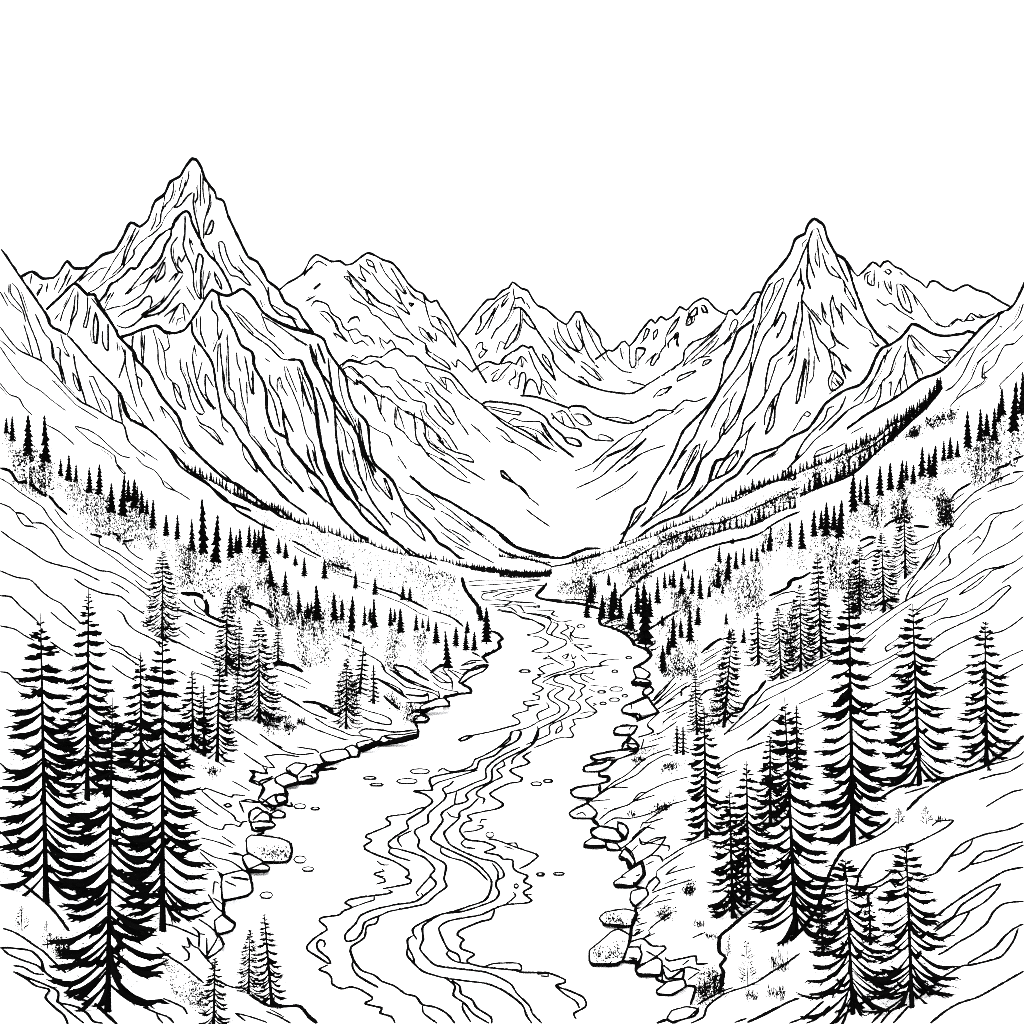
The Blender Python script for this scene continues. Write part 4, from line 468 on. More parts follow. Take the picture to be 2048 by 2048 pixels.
# boulders of the banks: crop, closed outline, label
ROCKS = [
('H',"1590,740 1620,720 1700,725 1800,740 1860,765 1875,820 1860,870 1830,885 1690,885 1640,850 1595,820",'big rounded boulder jutting into the river from the left bank'),
('H',"1620,640 1730,630 1770,650 1740,665 1640,685",'flat slab just above the big rounded boulder of the left bank'),
('H',"1750,580 1790,560 1835,580 1820,600 1760,598",'small oval stone at the waterline above the flat slab on the left bank'),
('H',"1600,940 1690,905 1735,925 1720,945 1620,948",'thin flat stone directly below the big rounded boulder on the left'),
('H',"1440,1130 1430,1010 1440,975 1560,945 1605,970 1622,1070 1590,1100",'square blocky boulder below the thin flat stone on the left bank'),
('H',"1400,1350 1385,1270 1440,1230 1510,1285 1490,1325",'rounded boulder with a blunt nose low on the left bank'),
('H',"1335,1500 1390,1410 1410,1370 1435,1430 1385,1475",'narrow upright stone, lowest on the left bank'),
('H',"1565,860 1600,840 1690,890 1605,935",'wedge stone between the big boulder and the blocky one on the left'),
('H',"1608,620 1620,560 1660,545 1730,590 1735,625 1640,640",'domed stone behind the flat slab on the left bank'),
('H',"1690,515 1770,460 1840,470 1845,500 1780,520",'tilted stone where the left bank steps back'),
('I',"165,350 230,320 300,350 300,378 222,400 175,375",'angular stone under the inner bend of the left bank'),
('I',"302,380 310,330 370,280 435,262 422,300 430,345 390,375",'dark-speckled boulder at the inner bend of the left bank'),
('I',"235,290 290,255 360,265 300,328",'pointed stone behind the dark-speckled boulder'),
('I',"455,195 560,168 620,170 640,208 540,240 485,240",'long low slab right of the dark-speckled boulder'),
('I',"610,160 660,140 700,170 692,205 645,205",'round cobble at the end of the long low slab'),
('I',"690,125 780,105 820,128 740,162 705,162",'flat stone right of the round cobble on the left bank'),
('E',"830,1890 850,1850 900,1840 1000,1835 1080,1820 1070,1850 950,1878",'long thin rock at the tip of the left gravel bank'),
('E',"1055,1748 1065,1715 1110,1715 1150,1730 1130,1745",'small ledge stone above the tip of the left gravel bank'),
('E',"1110,1690 1100,1655 1200,1610 1255,1602 1280,1640 1190,1650",'ledge stone halfway up the far left bank'),
('E',"1350,1500 1395,1435 1460,1395 1530,1385 1500,1420 1420,1455",'ledge stone high on the far left bank'),
('J',"590,210 700,188 830,160 880,172 740,230 620,226",'topmost long flat slab pointing into the river from the right bank'),
('J',"545,278 640,238 720,238 700,270 640,300 550,305",'second flat slab from the top, below the topmost on the right bank'),
('J',"460,440 500,415 640,395 640,440 600,475 480,465",'long flat slab midway along the right bank, upper of two alike'),
('J',"450,575 560,515 620,570 600,603 480,600",'arrow-shaped slab midway along the right bank, lower of two alike'),
('J',"588,700 640,665 760,685 800,720 770,750 640,735",'rounded slab right under the arrow-shaped slab'),
('J',"545,770 590,738 640,745 690,772 650,790 550,788",'low flat stone under the rounded slab of the right bank'),
('J',"760,640 800,650 825,690 800,740 772,715",'upright stone behind the rounded slab of the right bank'),
('J',"685,765 750,775 770,808 700,805",'small stone right of the low flat stone on the right bank'),
('J',"768,860 800,810 830,835 865,890 842,930 815,878",'leaning stone where the right bank turns down'),
('J',"735,1022 780,992 850,990 857,1040 760,1046",'flat pointed stone below the leaning stone'),
('J',"785,985 830,950 915,900 930,970 862,1035",'tall slanted block above the flat pointed stone'),
('J',"850,1080 935,1060 950,1100 870,1168 842,1135",'rounded block below the flat pointed stone'),
('J',"643,1250 680,1215 800,1195 880,1215 850,1292 780,1300 680,1288",'long rounded boulder above the big egg-shaped one on the right bank'),
('J',"580,1460 640,1410 720,1340 765,1325 830,1360 820,1430 785,1520 740,1545 600,1545 580,1525",'big egg-shaped boulder standing in the water at the right bank'),
('J',"792,1520 800,1445 890,1440 910,1480 890,1528",'square stone wedged behind the big egg-shaped boulder'),
('J',"882,1590 900,1560 1010,1510 1040,1530 1030,1610 900,1615",'faceted block below the big egg-shaped boulder'),
('J',"1010,1725 1080,1665 1180,1650 1190,1690 1100,1738 1030,1735",'smooth rounded stone near the bottom of the right bank'),
('J',"1080,1895 1110,1850 1200,1825 1275,1840 1240,1880 1110,1912",'lowest rounded stone of the right bank, at the bottom edge'),
('J',"1050,1650 1050,1560 1100,1600 1180,1580 1170,1640 1090,1660",'cracked stone between the faceted block and the smooth rounded one'),
('F',"862,1412 900,1402 962,1440 935,1472 882,1462",'rounded stone at the far right bank, above a flat one'),
('F',"850,1500 880,1472 960,1488 965,1510 870,1508",'thin flat stone at the far right bank, below a rounded one'),
('F',"788,1682 805,1650 940,1592 975,1640 1010,1690 890,1728 880,1702",'large smooth slab at the upper right bank'),
('F',"735,1818 760,1787 880,1780 840,1832 760,1835",'flat tongue of rock below the large smooth slab'),
('F',"922,1570 930,1545 968,1525 985,1545 945,1582",'small stone above the large smooth slab'),
('F',"785,1940 830,1852 890,1900 860,1950",'rough stone below the flat tongue of rock'),
]
# low stones in the stream: crop, cx, cy, half width, half height
STONES = [('E',1770,1425,38,7),('F',522,1136,24,9),('F',830,1337,18,4),('F',740,1425,18,6),('F',750,1540,42,12),('F',805,1583,17,5),('F',655,1558,26,7),('F',737,1608,34,9),('F',665,1632,20,5),
('I',772,347,44,5),('I',815,390,45,7),('I',1012,368,66,13),('I',1095,305,62,13),('I',1845,385,36,9),('I',1920,367,32,5),('I',322,530,37,13),('I',420,544,29,7),('I',323,872,38,19),('I',374,934,37,11),('I',106,1102,39,17),('I',1545,713,25,15),('I',1714,1043,14,13),('I',1871,968,28,6),('J',380,964,37,7)]
import bpy, math, random
import numpy as np
from mathutils import Vector, noise
from mathutils.bvhtree import BVHTree
random.seed(7)
EXPO = 1.95
R = random.random
def U(a, b): return a + (b - a) * random.random()

# ---------------------------------------------------------------- camera geometry (photograph is 2048 x 2048)
F, VH, CU, EYE = 2196.0, 1075.0, 1024.0, 40.0
CROP = {'A': (0, 300, 700), 'B': (600, 300, 700), 'C': (1348, 300, 700), 'D': (0, 900, 600), 'E': (500, 900, 600), 'F': (1000, 900, 600),
        'G': (1448, 900, 600), 'H': (0, 1448, 600), 'I': (500, 1448, 600), 'J': (1000, 1448, 600), 'K': (1448, 1448, 600),
        'L': (1180, 560, 707.7), 'M': (300, 950, 707.7), 'N': (640, 1050, 707.7), 'O': (1180, 1030, 707.7), 'Q': (1500, 850, 707.7), 'S': (1120, 1380, 530.8), 'T': (1120, 1650, 530.8), 'V': (380, 1480, 530.8)}
def src(c, x, y):
    ox, oy, s = CROP[c]
    return ox + x * s / 1932.0, oy + y * s / 1932.0
def at(u, v, Y): return Vector(((u - CU) / F * Y, Y, EYE + (VH - v) / F * Y))
EYEV = Vector((0, 0, EYE))
def pts(c, s): return [src(c, *map(float, q.split(',')[:2])) for q in s.split()]
def strokes(text):
    for chunk in text.replace('\n', ';').split(';'):
        chunk = chunk.strip()
        if chunk:
            w, rest = chunk.split(' ', 1)
            yield float(w), rest

sc = bpy.context.scene
col = sc.collection

# ---------------------------------------------------------------- materials
def material(name, rgb, mottled=0.0, scale=3.0):
    m = bpy.data.materials.new(name); m.use_nodes = True
    nt = m.node_tree; b = nt.nodes['Principled BSDF']
    b.inputs['Roughness'].default_value = 1.0
    b.inputs['Specular IOR Level'].default_value = 0.0
    b.inputs['Base Color'].default_value = (*rgb, 1)
    if mottled:
        n = nt.nodes.new('ShaderNodeTexNoise'); n.inputs['Scale'].default_value = scale
        r = nt.nodes.new('ShaderNodeValToRGB')
        r.color_ramp.elements[0].color = (*[c * (1 - mottled) for c in rgb], 1); r.color_ramp.elements[1].color = (*[min(1, c * (1 + mottled)) for c in rgb], 1)
        nt.links.new(n.outputs['Fac'], r.inputs['Fac']); nt.links.new(r.outputs['Color'], b.inputs['Base Color'])
    return m
SNOW = material('white_snow', (.9, .9, .9), .03, .05)
STONE = material('white_stone', (.88, .88, .88), .03, 2)
WATER = material('white_water', (.9, .9, .9), .02, .1)
INK = material('black_line', (.001, .001, .001))
NEEDLE = material('black_needles', (.001, .001, .001), .5, 4)
BARK = material('black_bark', (.001, .001, .001), .5, 6)
MISTED = material('mist_white_bark', (.75, .75, .75), .05, 4)  # trunk whitened so its foot fades out: mist put into the colour

# ---------------------------------------------------------------- mesh helper
class MB:
    def __init__(s): s.v = []; s.f = []; s.m = []
    def add(s, vs, fs, m=0):
        b = len(s.v); s.v.extend(tuple(p) for p in vs); s.f.extend(tuple(i + b for i in f) for f in fs); s.m.extend([m] * len(fs))
    def tube(s, ps, rs, m=0, n=4, closed=False):
        if len(ps) < 2: return
        k = len(ps); vs = []
        up = None
        for i, p in enumerate(ps):
            a = ps[(i - 1) % k] if (closed or i > 0) else p
            c = ps[(i + 1) % k] if (closed or i < k - 1) else p
            t = (c - a)
            if t.length < 1e-9: t = Vector((1, 0, 0))
            t.normalize()
            if up is None: up = t.cross((p - EYEV).normalized())
            up = up - t * up.dot(t)
            if up.length < 1e-6: up = t.orthogonal()
            up.normalize(); sd = t.cross(up)
            for j in range(n):
                an = 2 * math.pi * (j + .5) / n
                vs.append(p + (up * math.cos(an) + sd * math.sin(an)) * rs[i])
        fs = []
        for i in range(k if closed else k - 1):
            q = ((i + 1) % k) * n
            for j in range(n): fs.append((i * n + j, i * n + (j + 1) % n, q + (j + 1) % n, q + j))
        if not closed: fs += [tuple(range(n)), tuple(range((k - 1) * n, k * n))[::-1]]
        s.add(vs, fs, m)
    def flake(s, p, r, tall=1.0, m=0):
        a = U(0, 6.28); vs = []
        for j in range(3): vs.append((p[0] + r * math.cos(a + j * 2.094), p[1] + r * math.sin(a + j * 2.094), p[2] - r * .6 * tall))
        vs.append((p[0], p[1], p[2] + r * 1.2 * tall))
        s.add(vs, [(0, 1, 3), (1, 2, 3), (2, 0, 3), (2, 1, 0)], m)
    def mesh(s, name, mats, smooth=False):
        me = bpy.data.meshes.new(name); me.from_pydata(s.v, [], s.f)
        for m in mats: me.materials.append(m)
        me.polygons.foreach_set('material_index', s.m)
        if smooth: me.polygons.foreach_set('use_smooth', [True] * len(s.f))
        me.update(); return me
    def build(s, name, mats, parent=None):
        o = bpy.data.objects.new(name, s.mesh(name, mats)); col.objects.link(o)
        if parent: o.parent = parent
        return o
def tag(o, label=None, cat=None, group=None, kind=None):
    for k, v in (('label', label), ('category', cat), ('group', group), ('kind', kind)):
        if v: o[k] = v
    return o
def empty(name, loc):
    o = bpy.data.objects.new(name, None); col.objects.link(o); o.location = loc; o.empty_display_size = .5
    return o

def smooth_line(p, step, closed=False, tn=.42):
    """Catmull-Rom through 2-D points, resampled about every STEP pixels."""
    k = len(p); out = []
    if k < 3 and not closed:
        (x0, y0), (x1, y1) = p[0], p[-1]; n = max(1, int(math.hypot(x1 - x0, y1 - y0) / step))
        return [(x0 + (x1 - x0) * i / n, y0 + (y1 - y0) * i / n) for i in range(n + 1)]
    for i in range(k if closed else k - 1):
        g = (lambda j: p[j % k]) if closed else (lambda j: p[min(max(j, 0), k - 1)])
        a, b, c, d = g(i - 1), g(i), g(i + 1), g(i + 2)
        n = max(1, int(math.hypot(c[0] - b[0], c[1] - b[1]) / step))
        for q in range(n):
            t = q / n; r = []
            for e in (0, 1):
                m1, m2 = (c[e] - a[e]) * tn, (d[e] - b[e]) * tn
                r.append((2 * t**3 - 3 * t**2 + 1) * b[e] + (t**3 - 2 * t**2 + t) * m1 + (-2 * t**3 + 3 * t**2) * c[e] + (t**3 - t**2) * m2)
            out.append(tuple(r))
    if not closed: out.append(p[-1])
    return out

# ---------------------------------------------------------------- the setting
SURF = {}                                                               # name -> mesh builder (material 0 ground, 1 dark line)
# river banks: where the water line runs, as (v, u) on the water plane, turned into X over distance Y
BANK_L = [(1161, 925), (1180, 932), (1214, 953), (1240, 975), (1263, 985), (1290, 995), (1315, 968), (1344, 940), (1388, 925), (1409, 885), (1437, 845), (1470, 820), (1504, 735), (1538, 650), (1566, 585), (1600, 568), (1650, 545), (1720, 535), (1780, 498), (1830, 455), (1895, 440), (1930, 445), (1970, 480), (2000, 540), (2048, 630), (2200, 720), (3300, 900)]
BANK_R = [(1161, 1093), (1190, 1078), (1206, 1120), (1220, 1202), (1250, 1210), (1266, 1245), (1290, 1270), (1316, 1298), (1340, 1278), (1364, 1270), (1394, 1290), (1420, 1262), (1453, 1258), (1490, 1255), (1513, 1215), (1550, 1205), (1590, 1170), (1630, 1170), (1665, 1200), (1703, 1230), (1740, 1258), (1799, 1264), (1850, 1262), (1923, 1275), (1960, 1325), (2000, 1380), (2048, 1320), (2200, 1250), (3300, 1160)]
RIDGE_L = [(0, 495, 360), (40, 554, 390), (90, 626, 420), (101, 651, 430), (134, 670, 452), (181, 724, 480), (235, 782, 535), (254, 832, 560), (297, 858, 590), (337, 898, 615), (362, 934, 640), (417, 970, 700), (446, 999, 740), (500, 1020, 780), (560, 1036, 820), (593, 1045, 850), (692, 1078, 920), (779, 1103, 1000), (888, 1124, 1200), (978, 1142, 1400)]
RIDGE_R = [(2060, 545, 350), (2029, 608, 400), (2000, 626, 430), (1964, 655, 455), (1891, 735, 500), (1844, 757, 540), (1794, 793, 580), (1739, 825, 630), (1696, 856, 680), (1602, 925, 800), (1466, 995, 880), (1342, 1050, 960), (1280, 1075, 1050), (1186, 1108, 1200), (1100, 1136, 1400)]
def ridge_fn(pl, side):
    ys = [p[2] for p in pl]; w = [at(*p) for p in pl]
    ys2 = [20, 80, 200] + ys + [1520]
    xs = [side * 100, side * 110, side * 145] + [p.x for p in w] + [w[-1].x * .8]
    zs = [42, 58, 96] + [p.z for p in w] + [-1]
    return lambda Y: (float(np.interp(Y, ys2, xs)), float(np.interp(Y, ys2, zs)))
ridgeL, ridgeR = ridge_fn(RIDGE_L, -1), ridge_fn(RIDGE_R, 1)
STN = sorted(set([float(y) for y in np.geomspace(38, 340, 70)] + [float(y) for y in np.arange(345, 900, 6)] + [float(y) for y in np.arange(900, 1521, 20)]))
def bank_fn(tab, far):
    vs = [t[0] for t in tab]; us = [t[1] for t in tab]
    xs = []
    for Y in STN:
        v = VH + EYE * F / Y
        xs.append((np.interp(v, vs, us) - CU) / F * Y if v >= 1161 else np.interp(Y, [1020, 1500], [(us[0] - CU) / F * 1020, far]))
    return np.array(xs)
def hillside(name, tab, ridge, far):
    bx = bank_fn(tab, far); mb = MB(); NS = 44; NB = 8; W = NS + NB + 1
    for i, Y in enumerate(STN):
        rx, rz = ridge(Y)
        for j in range(NS + 1):
            s = (j / NS) ** 1.3
            x = bx[i] + (rx - bx[i]) * s
            z = -.5 + (rz + .5) * (.34 * s + .66 * s * s) + .7 * min(1, abs(x - bx[i]) / 1.5) * (1 - s)
            z += noise.noise((x * .03, Y * .03, 1.7)) * 1.2 * s * (1 - s) * 4
            mb.v.append((x, Y, z))
        sg = math.copysign(1, rx - bx[i])
        for j in range(1, NB + 1):
            mb.v.append((rx + sg * j * j * 1.6, Y, rz - j * j * 1.3))
    for i in range(len(STN) - 1):
        for j in range(W - 1):
            a = i * W + j; mb.f.append((a, a + 1, a + W + 1, a + W)); mb.m.append(0)
    SURF[name] = mb
hillside('hillside', BANK_L, ridgeL, -22)
hillside('hillside.001', BANK_R, ridgeR, 24)
g = MB(); G = 24
gx = [-30000, -9000, -3000, -900, -400, -150, 150, 400, 900, 3000, 9000, 30000]; gy = [-20000, -3000, -300, 0, 300, 700, 1200, 2000, 4000, 9000, 30000]
g.v = [(x, y, -.9) for y in gy for x in gx]; n_ = len(gx)
for i in range(len(gy) - 1):
    for j in range(n_ - 1): g.f.append((i * n_ + j, i * n_ + j + 1, (i + 1) * n_ + j + 1, (i + 1) * n_ + j)); g.m.append(0)
SURF['ground'] = g
w = MB()
wy = [30, 60, 90, 130, 190, 280, 400, 560, 760, 1030]; wx = [-90, -45, 0, 45, 90, 140]
w.v = [(x, y, 0) for y in wy for x in wx]
for i in range(len(wy) - 1):
    for j in range(len(wx) - 1): a = i * 6 + j; w.f.append((a, a + 1, a + 7, a + 6)); w.m.append(0)
SURF['river_water'] = w
# mountains: crest from the skyline, at its own distance; faces fall away to both sides with gullies
NAMES = {}
for key, (D, slope, lw, sil) in RANGES.items():
    nm = 'mountain' if not NAMES else 'mountain.%03d' % len(NAMES); NAMES[key] = nm
    line = []
    for (u0, v0), (u1, v1) in zip(sil, sil[1:]):
        n = max(1, int((u1 - u0) / 5))
        line += [(u0 + (u1 - u0) * q / n, v0 + (v1 - v0) * q / n) for q in range(n)]
    line.append(sil[-1]); crest = [at(u, v, D) for u, v in line]
    zmax = max(p.z for p in crest); reach = (zmax + 20) / slope
    fr = [reach * (t / 26) ** 1.35 for t in range(27)]; ds = [-q for q in fr[:0:-3]] + fr
    mb = MB(); W = len(ds); sd = len(NAMES) * 7.3
    for p in crest:
        for d in ds:
            e = abs(d); q = 1.0 if d >= 0 else .8
            n = noise.noise((p.x / (D * .028), e / (D * .1), sd)) + .5 * noise.noise((p.x / (D * .011), e / (D * .05), sd + 3))
            z = p.z - slope * e * q + .22 * min(e, reach * .22) * n
            z -= .008 * D * (1 - math.exp(-e / (.006 * D)))
            mb.v.append((p.x, D - d, max(z, -14 - .01 * e)))
    for i in range(len(crest) - 1):
        for j in range(W - 1): a = i * W + j; mb.f.append((a, a + 1, a + W + 1, a + W)); mb.m.append(0)
    SURF[nm] = mb
    cr = smooth_line([(u, v) for u, v in sil], 5)
    r = lw * 1.36 / F * D
    mb.tube([at(u, v - .8, D) for u, v in cr], [r * U(.85, 1.2) for _ in cr], 1)
# the smooth snow basin at the head of the valley
bs = [(-200, 700), (300, 800), (560, 740), (700, 775), (940, 812), (1000, 815), (1100, 835), (1240, 800), (1300, 800), (1420, 760), (1600, 760), (2400, 700)]
mb = MB(); W = 41
for i in range(80):
    u = -200 + 2600 * i / 79; top = at(u, float(np.interp(u, [b[0] for b in bs], [b[1] for b in bs])), 4200)
    for j in range(W):
        t = j / (W - 1); mb.v.append((top.x, 1650 + 2550 * t, -1 + (top.z + 1) * t ** 3))
for i in range(79):
    for j in range(W - 1): a = i * W + j; mb.f.append((a, a + 1, a + W + 1, a + W)); mb.m.append(0)
SURF['snowfield'] = mb
# ---------------------------------------------------------------- casting picture points onto the setting
allv, allf, owner = [], [], []
order = list(SURF)
for k, nm in enumerate(order):
    mb = SURF[nm]; b = len(allv); allv += [Vector(p) for p in mb.v]
    for f, m in zip(mb.f, mb.m):
        if m == 0: allf.append(tuple(i + b for i in f)); owner.append(mb)
ground_only = BVHTree.FromPolygons(allv, allf)
def cast(u, v, tree=ground_only):
    d = Vector(((u - CU) / F, 1, (VH - v) / F)).normalized()
    p, n, i, t = tree.ray_cast(EYEV, d, 20000)
    if p is None: return None, None, None
    if n.dot(d) > 0: n = -n
    return p, n, (owner if tree is ground_only else owner2)[i]

# ---------------------------------------------------------------- boulders and stream stones (built now: lines may run over them)
def rock(poly, label, cat, name, group, lw):
    o2 = smooth_line(poly, 3.0, True, .18)
    vmax = max(p[1] for p in poly); us = [p[0] for p in poly]; vs = [p[1] for p in poly]
    hits = [cast(u, v)[0].y for u, v in o2 if v > (min(vs) + vmax) / 2]
    Y = min(hits + [EYE * F / (vmax - VH) * 1.02]) * .997
    um, vm = sum(us) / len(us), vmax
    foot = at(um, vm, Y); dr = (foot - EYEV).normalized()
    wd = (max(us) - min(us)) / F * Y; ht = (max(vs) - min(vs)) / F * Y
    dep = .5 * max(min(wd, ht * 2.0), .3 * wd)
    nrm = Vector((0, dr.y, dr.z)).normalized()                          # the outline lies across the line of sight, leaning back
    def on(u, v):
        d = Vector(((u - CU) / F, 1, (VH - v) / F)); t = (foot - EYEV).dot(nrm) / d.dot(nrm); return EYEV + d * t
    ring = [on(u, v) for u, v in o2]; n = len(ring); Yc = Y
    c = sum(ring, Vector()) / n
    mb = MB(); vs3 = list(ring); fs = []
    def side(sign):
        prev = list(range(n)); ax = (c - EYEV).normalized() * sign
        for k, off in ((.9, .5), (.66, .82), (.33, .97)):
            b = len(vs3)
            for p in ring:
                nz = 1 + .12 * noise.noise(p * 1.3)
                vs3.append(c + (p - c) * k + ax * dep * off * nz)
            cur = list(range(b, b + n))
            for j in range(n): fs.append((prev[j], prev[(j + 1) % n], cur[(j + 1) % n], cur[j]))
            prev = cur
        b = len(vs3); vs3.append(c + ax * dep)
        for j in range(n): fs.append((prev[j], prev[(j + 1) % n], b))
    side(-1); side(1)
    mb.add(vs3, fs, 0)
    r = lw * 1.5 / F * Yc
    ring = [p + (EYEV - p).normalized() * r * .8 for p in ring]
    mb.tube(ring, [r * U(.88, 1.15) * (1 + (.38 if lw > 2 else .2) * max(0, (q[1] - (min(vs) + vmax) / 2) / (vmax - min(vs) + 1e-6)) * 2) for q in o2], 1, closed=True)
    SURF_ROCK.append((mb, label, cat, name, group, Vector((c.x, Yc, min(p.z for p in ring)))))
SURF_ROCK = []
for c, poly, label in ROCKS:
    rock(pts(c, poly), label, 'boulder', 'boulder', 'boulders along the river banks', 2.6)
ORD = ['first', 'second', 'third', 'fourth', 'fifth', 'sixth', 'seventh', 'eighth', 'ninth', 'tenth', 'eleventh', 'twelfth', 'thirteenth', 'fourteenth', 'fifteenth', 'sixteenth', 'seventeenth', 'eighteenth', 'nineteenth']
TENS = ['', '', 'twenty', 'thirty', 'forty', 'fifty', 'sixty', 'seventy', 'eighty', 'ninety']
def nth(i):
    if i < 19: return ORD[i]
    t, o = divmod(i + 1, 10)
    return (TENS[t][:-1] + 'ieth') if o == 0 else TENS[t] + '-' + ORD[o - 1]
st = sorted([(src(c, x, y), a * .3106, b * .3106) for c, x, y, a, b in STONES], key=lambda q: q[0][1])
for i, ((u, v), a, b) in enumerate(st):
    poly = [(u + a * math.cos(t * .785), v + max(b, 2.2) * math.sin(t * .785)) for t in range(8)]
    rock(poly, 'small flat stone showing above the stream, %s of these counted from the far end' % nth(i), 'stone', 'stream_stone', 'small stones in the stream', 1.7)

allv2, allf2, owner2 = list(allv), list(allf), list(owner)
for q in SURF_ROCK:
    b = len(allv2); allv2 += [Vector(p) for p in q[0].v]
    for f, m in zip(q[0].f, q[0].m):
        if m == 0: allf2.append(tuple(i + b for i in f)); owner2.append(q[0])
with_rocks = BVHTree.FromPolygons(allv2, allf2)
LW = {1: 1.25, 2: 2.1, 3: 3.0}
def draw(c, text, wf=1.0):
    for wd, s in strokes(text):
        ln = smooth_line(pts(c, s), 4.0)
        rad = float(np.interp(wd, [1, 2, 3, 4], [2.15, 3.0, 4.0, 5.2])) * wf
        run = []
        def flush():
            if len(run) > 1:
                o = max(set(id(q[2]) for q in run), key=[id(q[2]) for q in run].count)
                mb = next(q[2] for q in run if id(q[2]) == o)
                k = len(run); rs = []; ps = []
                for i, (p, n, _) in enumerate(run):
                    e = min(i, k - 1 - i); r = rad / F * p.y * U(.85, 1.18) * (1 if e > 1 else .7 + .15 * e)
                    rs.append(r); ps.append(p + n * r * .35)
                mb.tube(ps, rs, 1)
            run.clear()
        for u, v in ln:
            p, n, o = cast(u, v, with_rocks)
            if p is None: flush(); continue
            if run and abs(p.y - run[-1][0].y) > .14 * p.y: flush()
            run.append((p, n, o))
        flush()
CROP['Z'] = (0, 0, 1932)                                                # picture pixels as they are
draw('Z', '3.2 ' + '-30,455 ' + ' '.join('%g,%g' % (u, v + 2.5) for u, v, y in RIDGE_L[:14]))
draw('Z', '3.2 ' + ' '.join('%g,%g' % (u, v + 2.5) for u, v, y in RIDGE_R[:9]))
for c, t in STROKES.items(): draw(c, t)
# fine broken hatching beside the cracks of the rock faces
rs_ = random.getstate(); random.seed(5)
for c in 'ABC':
    for wd, s in strokes(STROKES[c]):
        q = [tuple(map(float, p.split(','))) for p in s.split()]
        if wd > 1.7 or len(q) < 2: continue
        for rpt in range(1):
            if R() < .45: continue
            q2 = smooth_line(q, 14.0); n_ = len(q2)
            if n_ < 4: continue
            i0 = int(U(0, .5) * n_); i1 = min(n_, i0 + max(3, int(U(.25, .5) * n_)))
            ox, oy = U(9, 17) * random.choice((-1, 1)), U(-5, 5)
            seg = q2[i0:i1:2]
            if len(seg) > 1: draw(c, '0.6 ' + ' '.join('%.1f,%.1f' % (x + ox + U(-2, 2), y + oy + U(-2, 2)) for x, y in seg), .62)
random.setstate(rs_)
for c, t in RIVER.items(): draw(c, t)
for c, t in BANK_LINES.items(): draw(c, t)

LAB = {'hillside': 'steep white hillside rising from the left bank', 'hillside.001': 'steep white hillside rising from the right bank', 'ground': 'white valley floor reaching the horizon',
       'river_water': 'white winding river with dark ripple lines', 'snowfield': 'smooth white snow basin at the head of the valley'}
MLAB = dict(left_peak='tallest pointed peak on the left', massif='broad ribbed rock wall in front of the left peak', spur='low jagged spur left of the ribbed rock wall', round_range='round-topped range right of the left peak',
            middle_peak='sharp middle peak with a small horn beside it', broken_range='low broken range left of the right peak', glacier_shoulder='low snowy shoulder below the round-topped range', right_peak='tall lone pyramid peak on the right',
            far_range='far low range right of the pyramid peak', foothill='foothill with its own small peak under the pyramid')
for k, nm in NAMES.items(): LAB[nm] = MLAB[k]
for nm, mb in SURF.items():
    o = mb.build(nm, [WATER if nm == 'river_water' else SNOW, INK])
    tag(o, LAB[nm], kind='structure')
for mb, label, cat, name, group, loc in SURF_ROCK:
    mb.v = [(p[0] - loc.x, p[1] - loc.y, p[2] - loc.z) for p in mb.v]
    o = mb.build(name, [STONE, INK]); o.location = loc
    tag(o, label, cat, group)

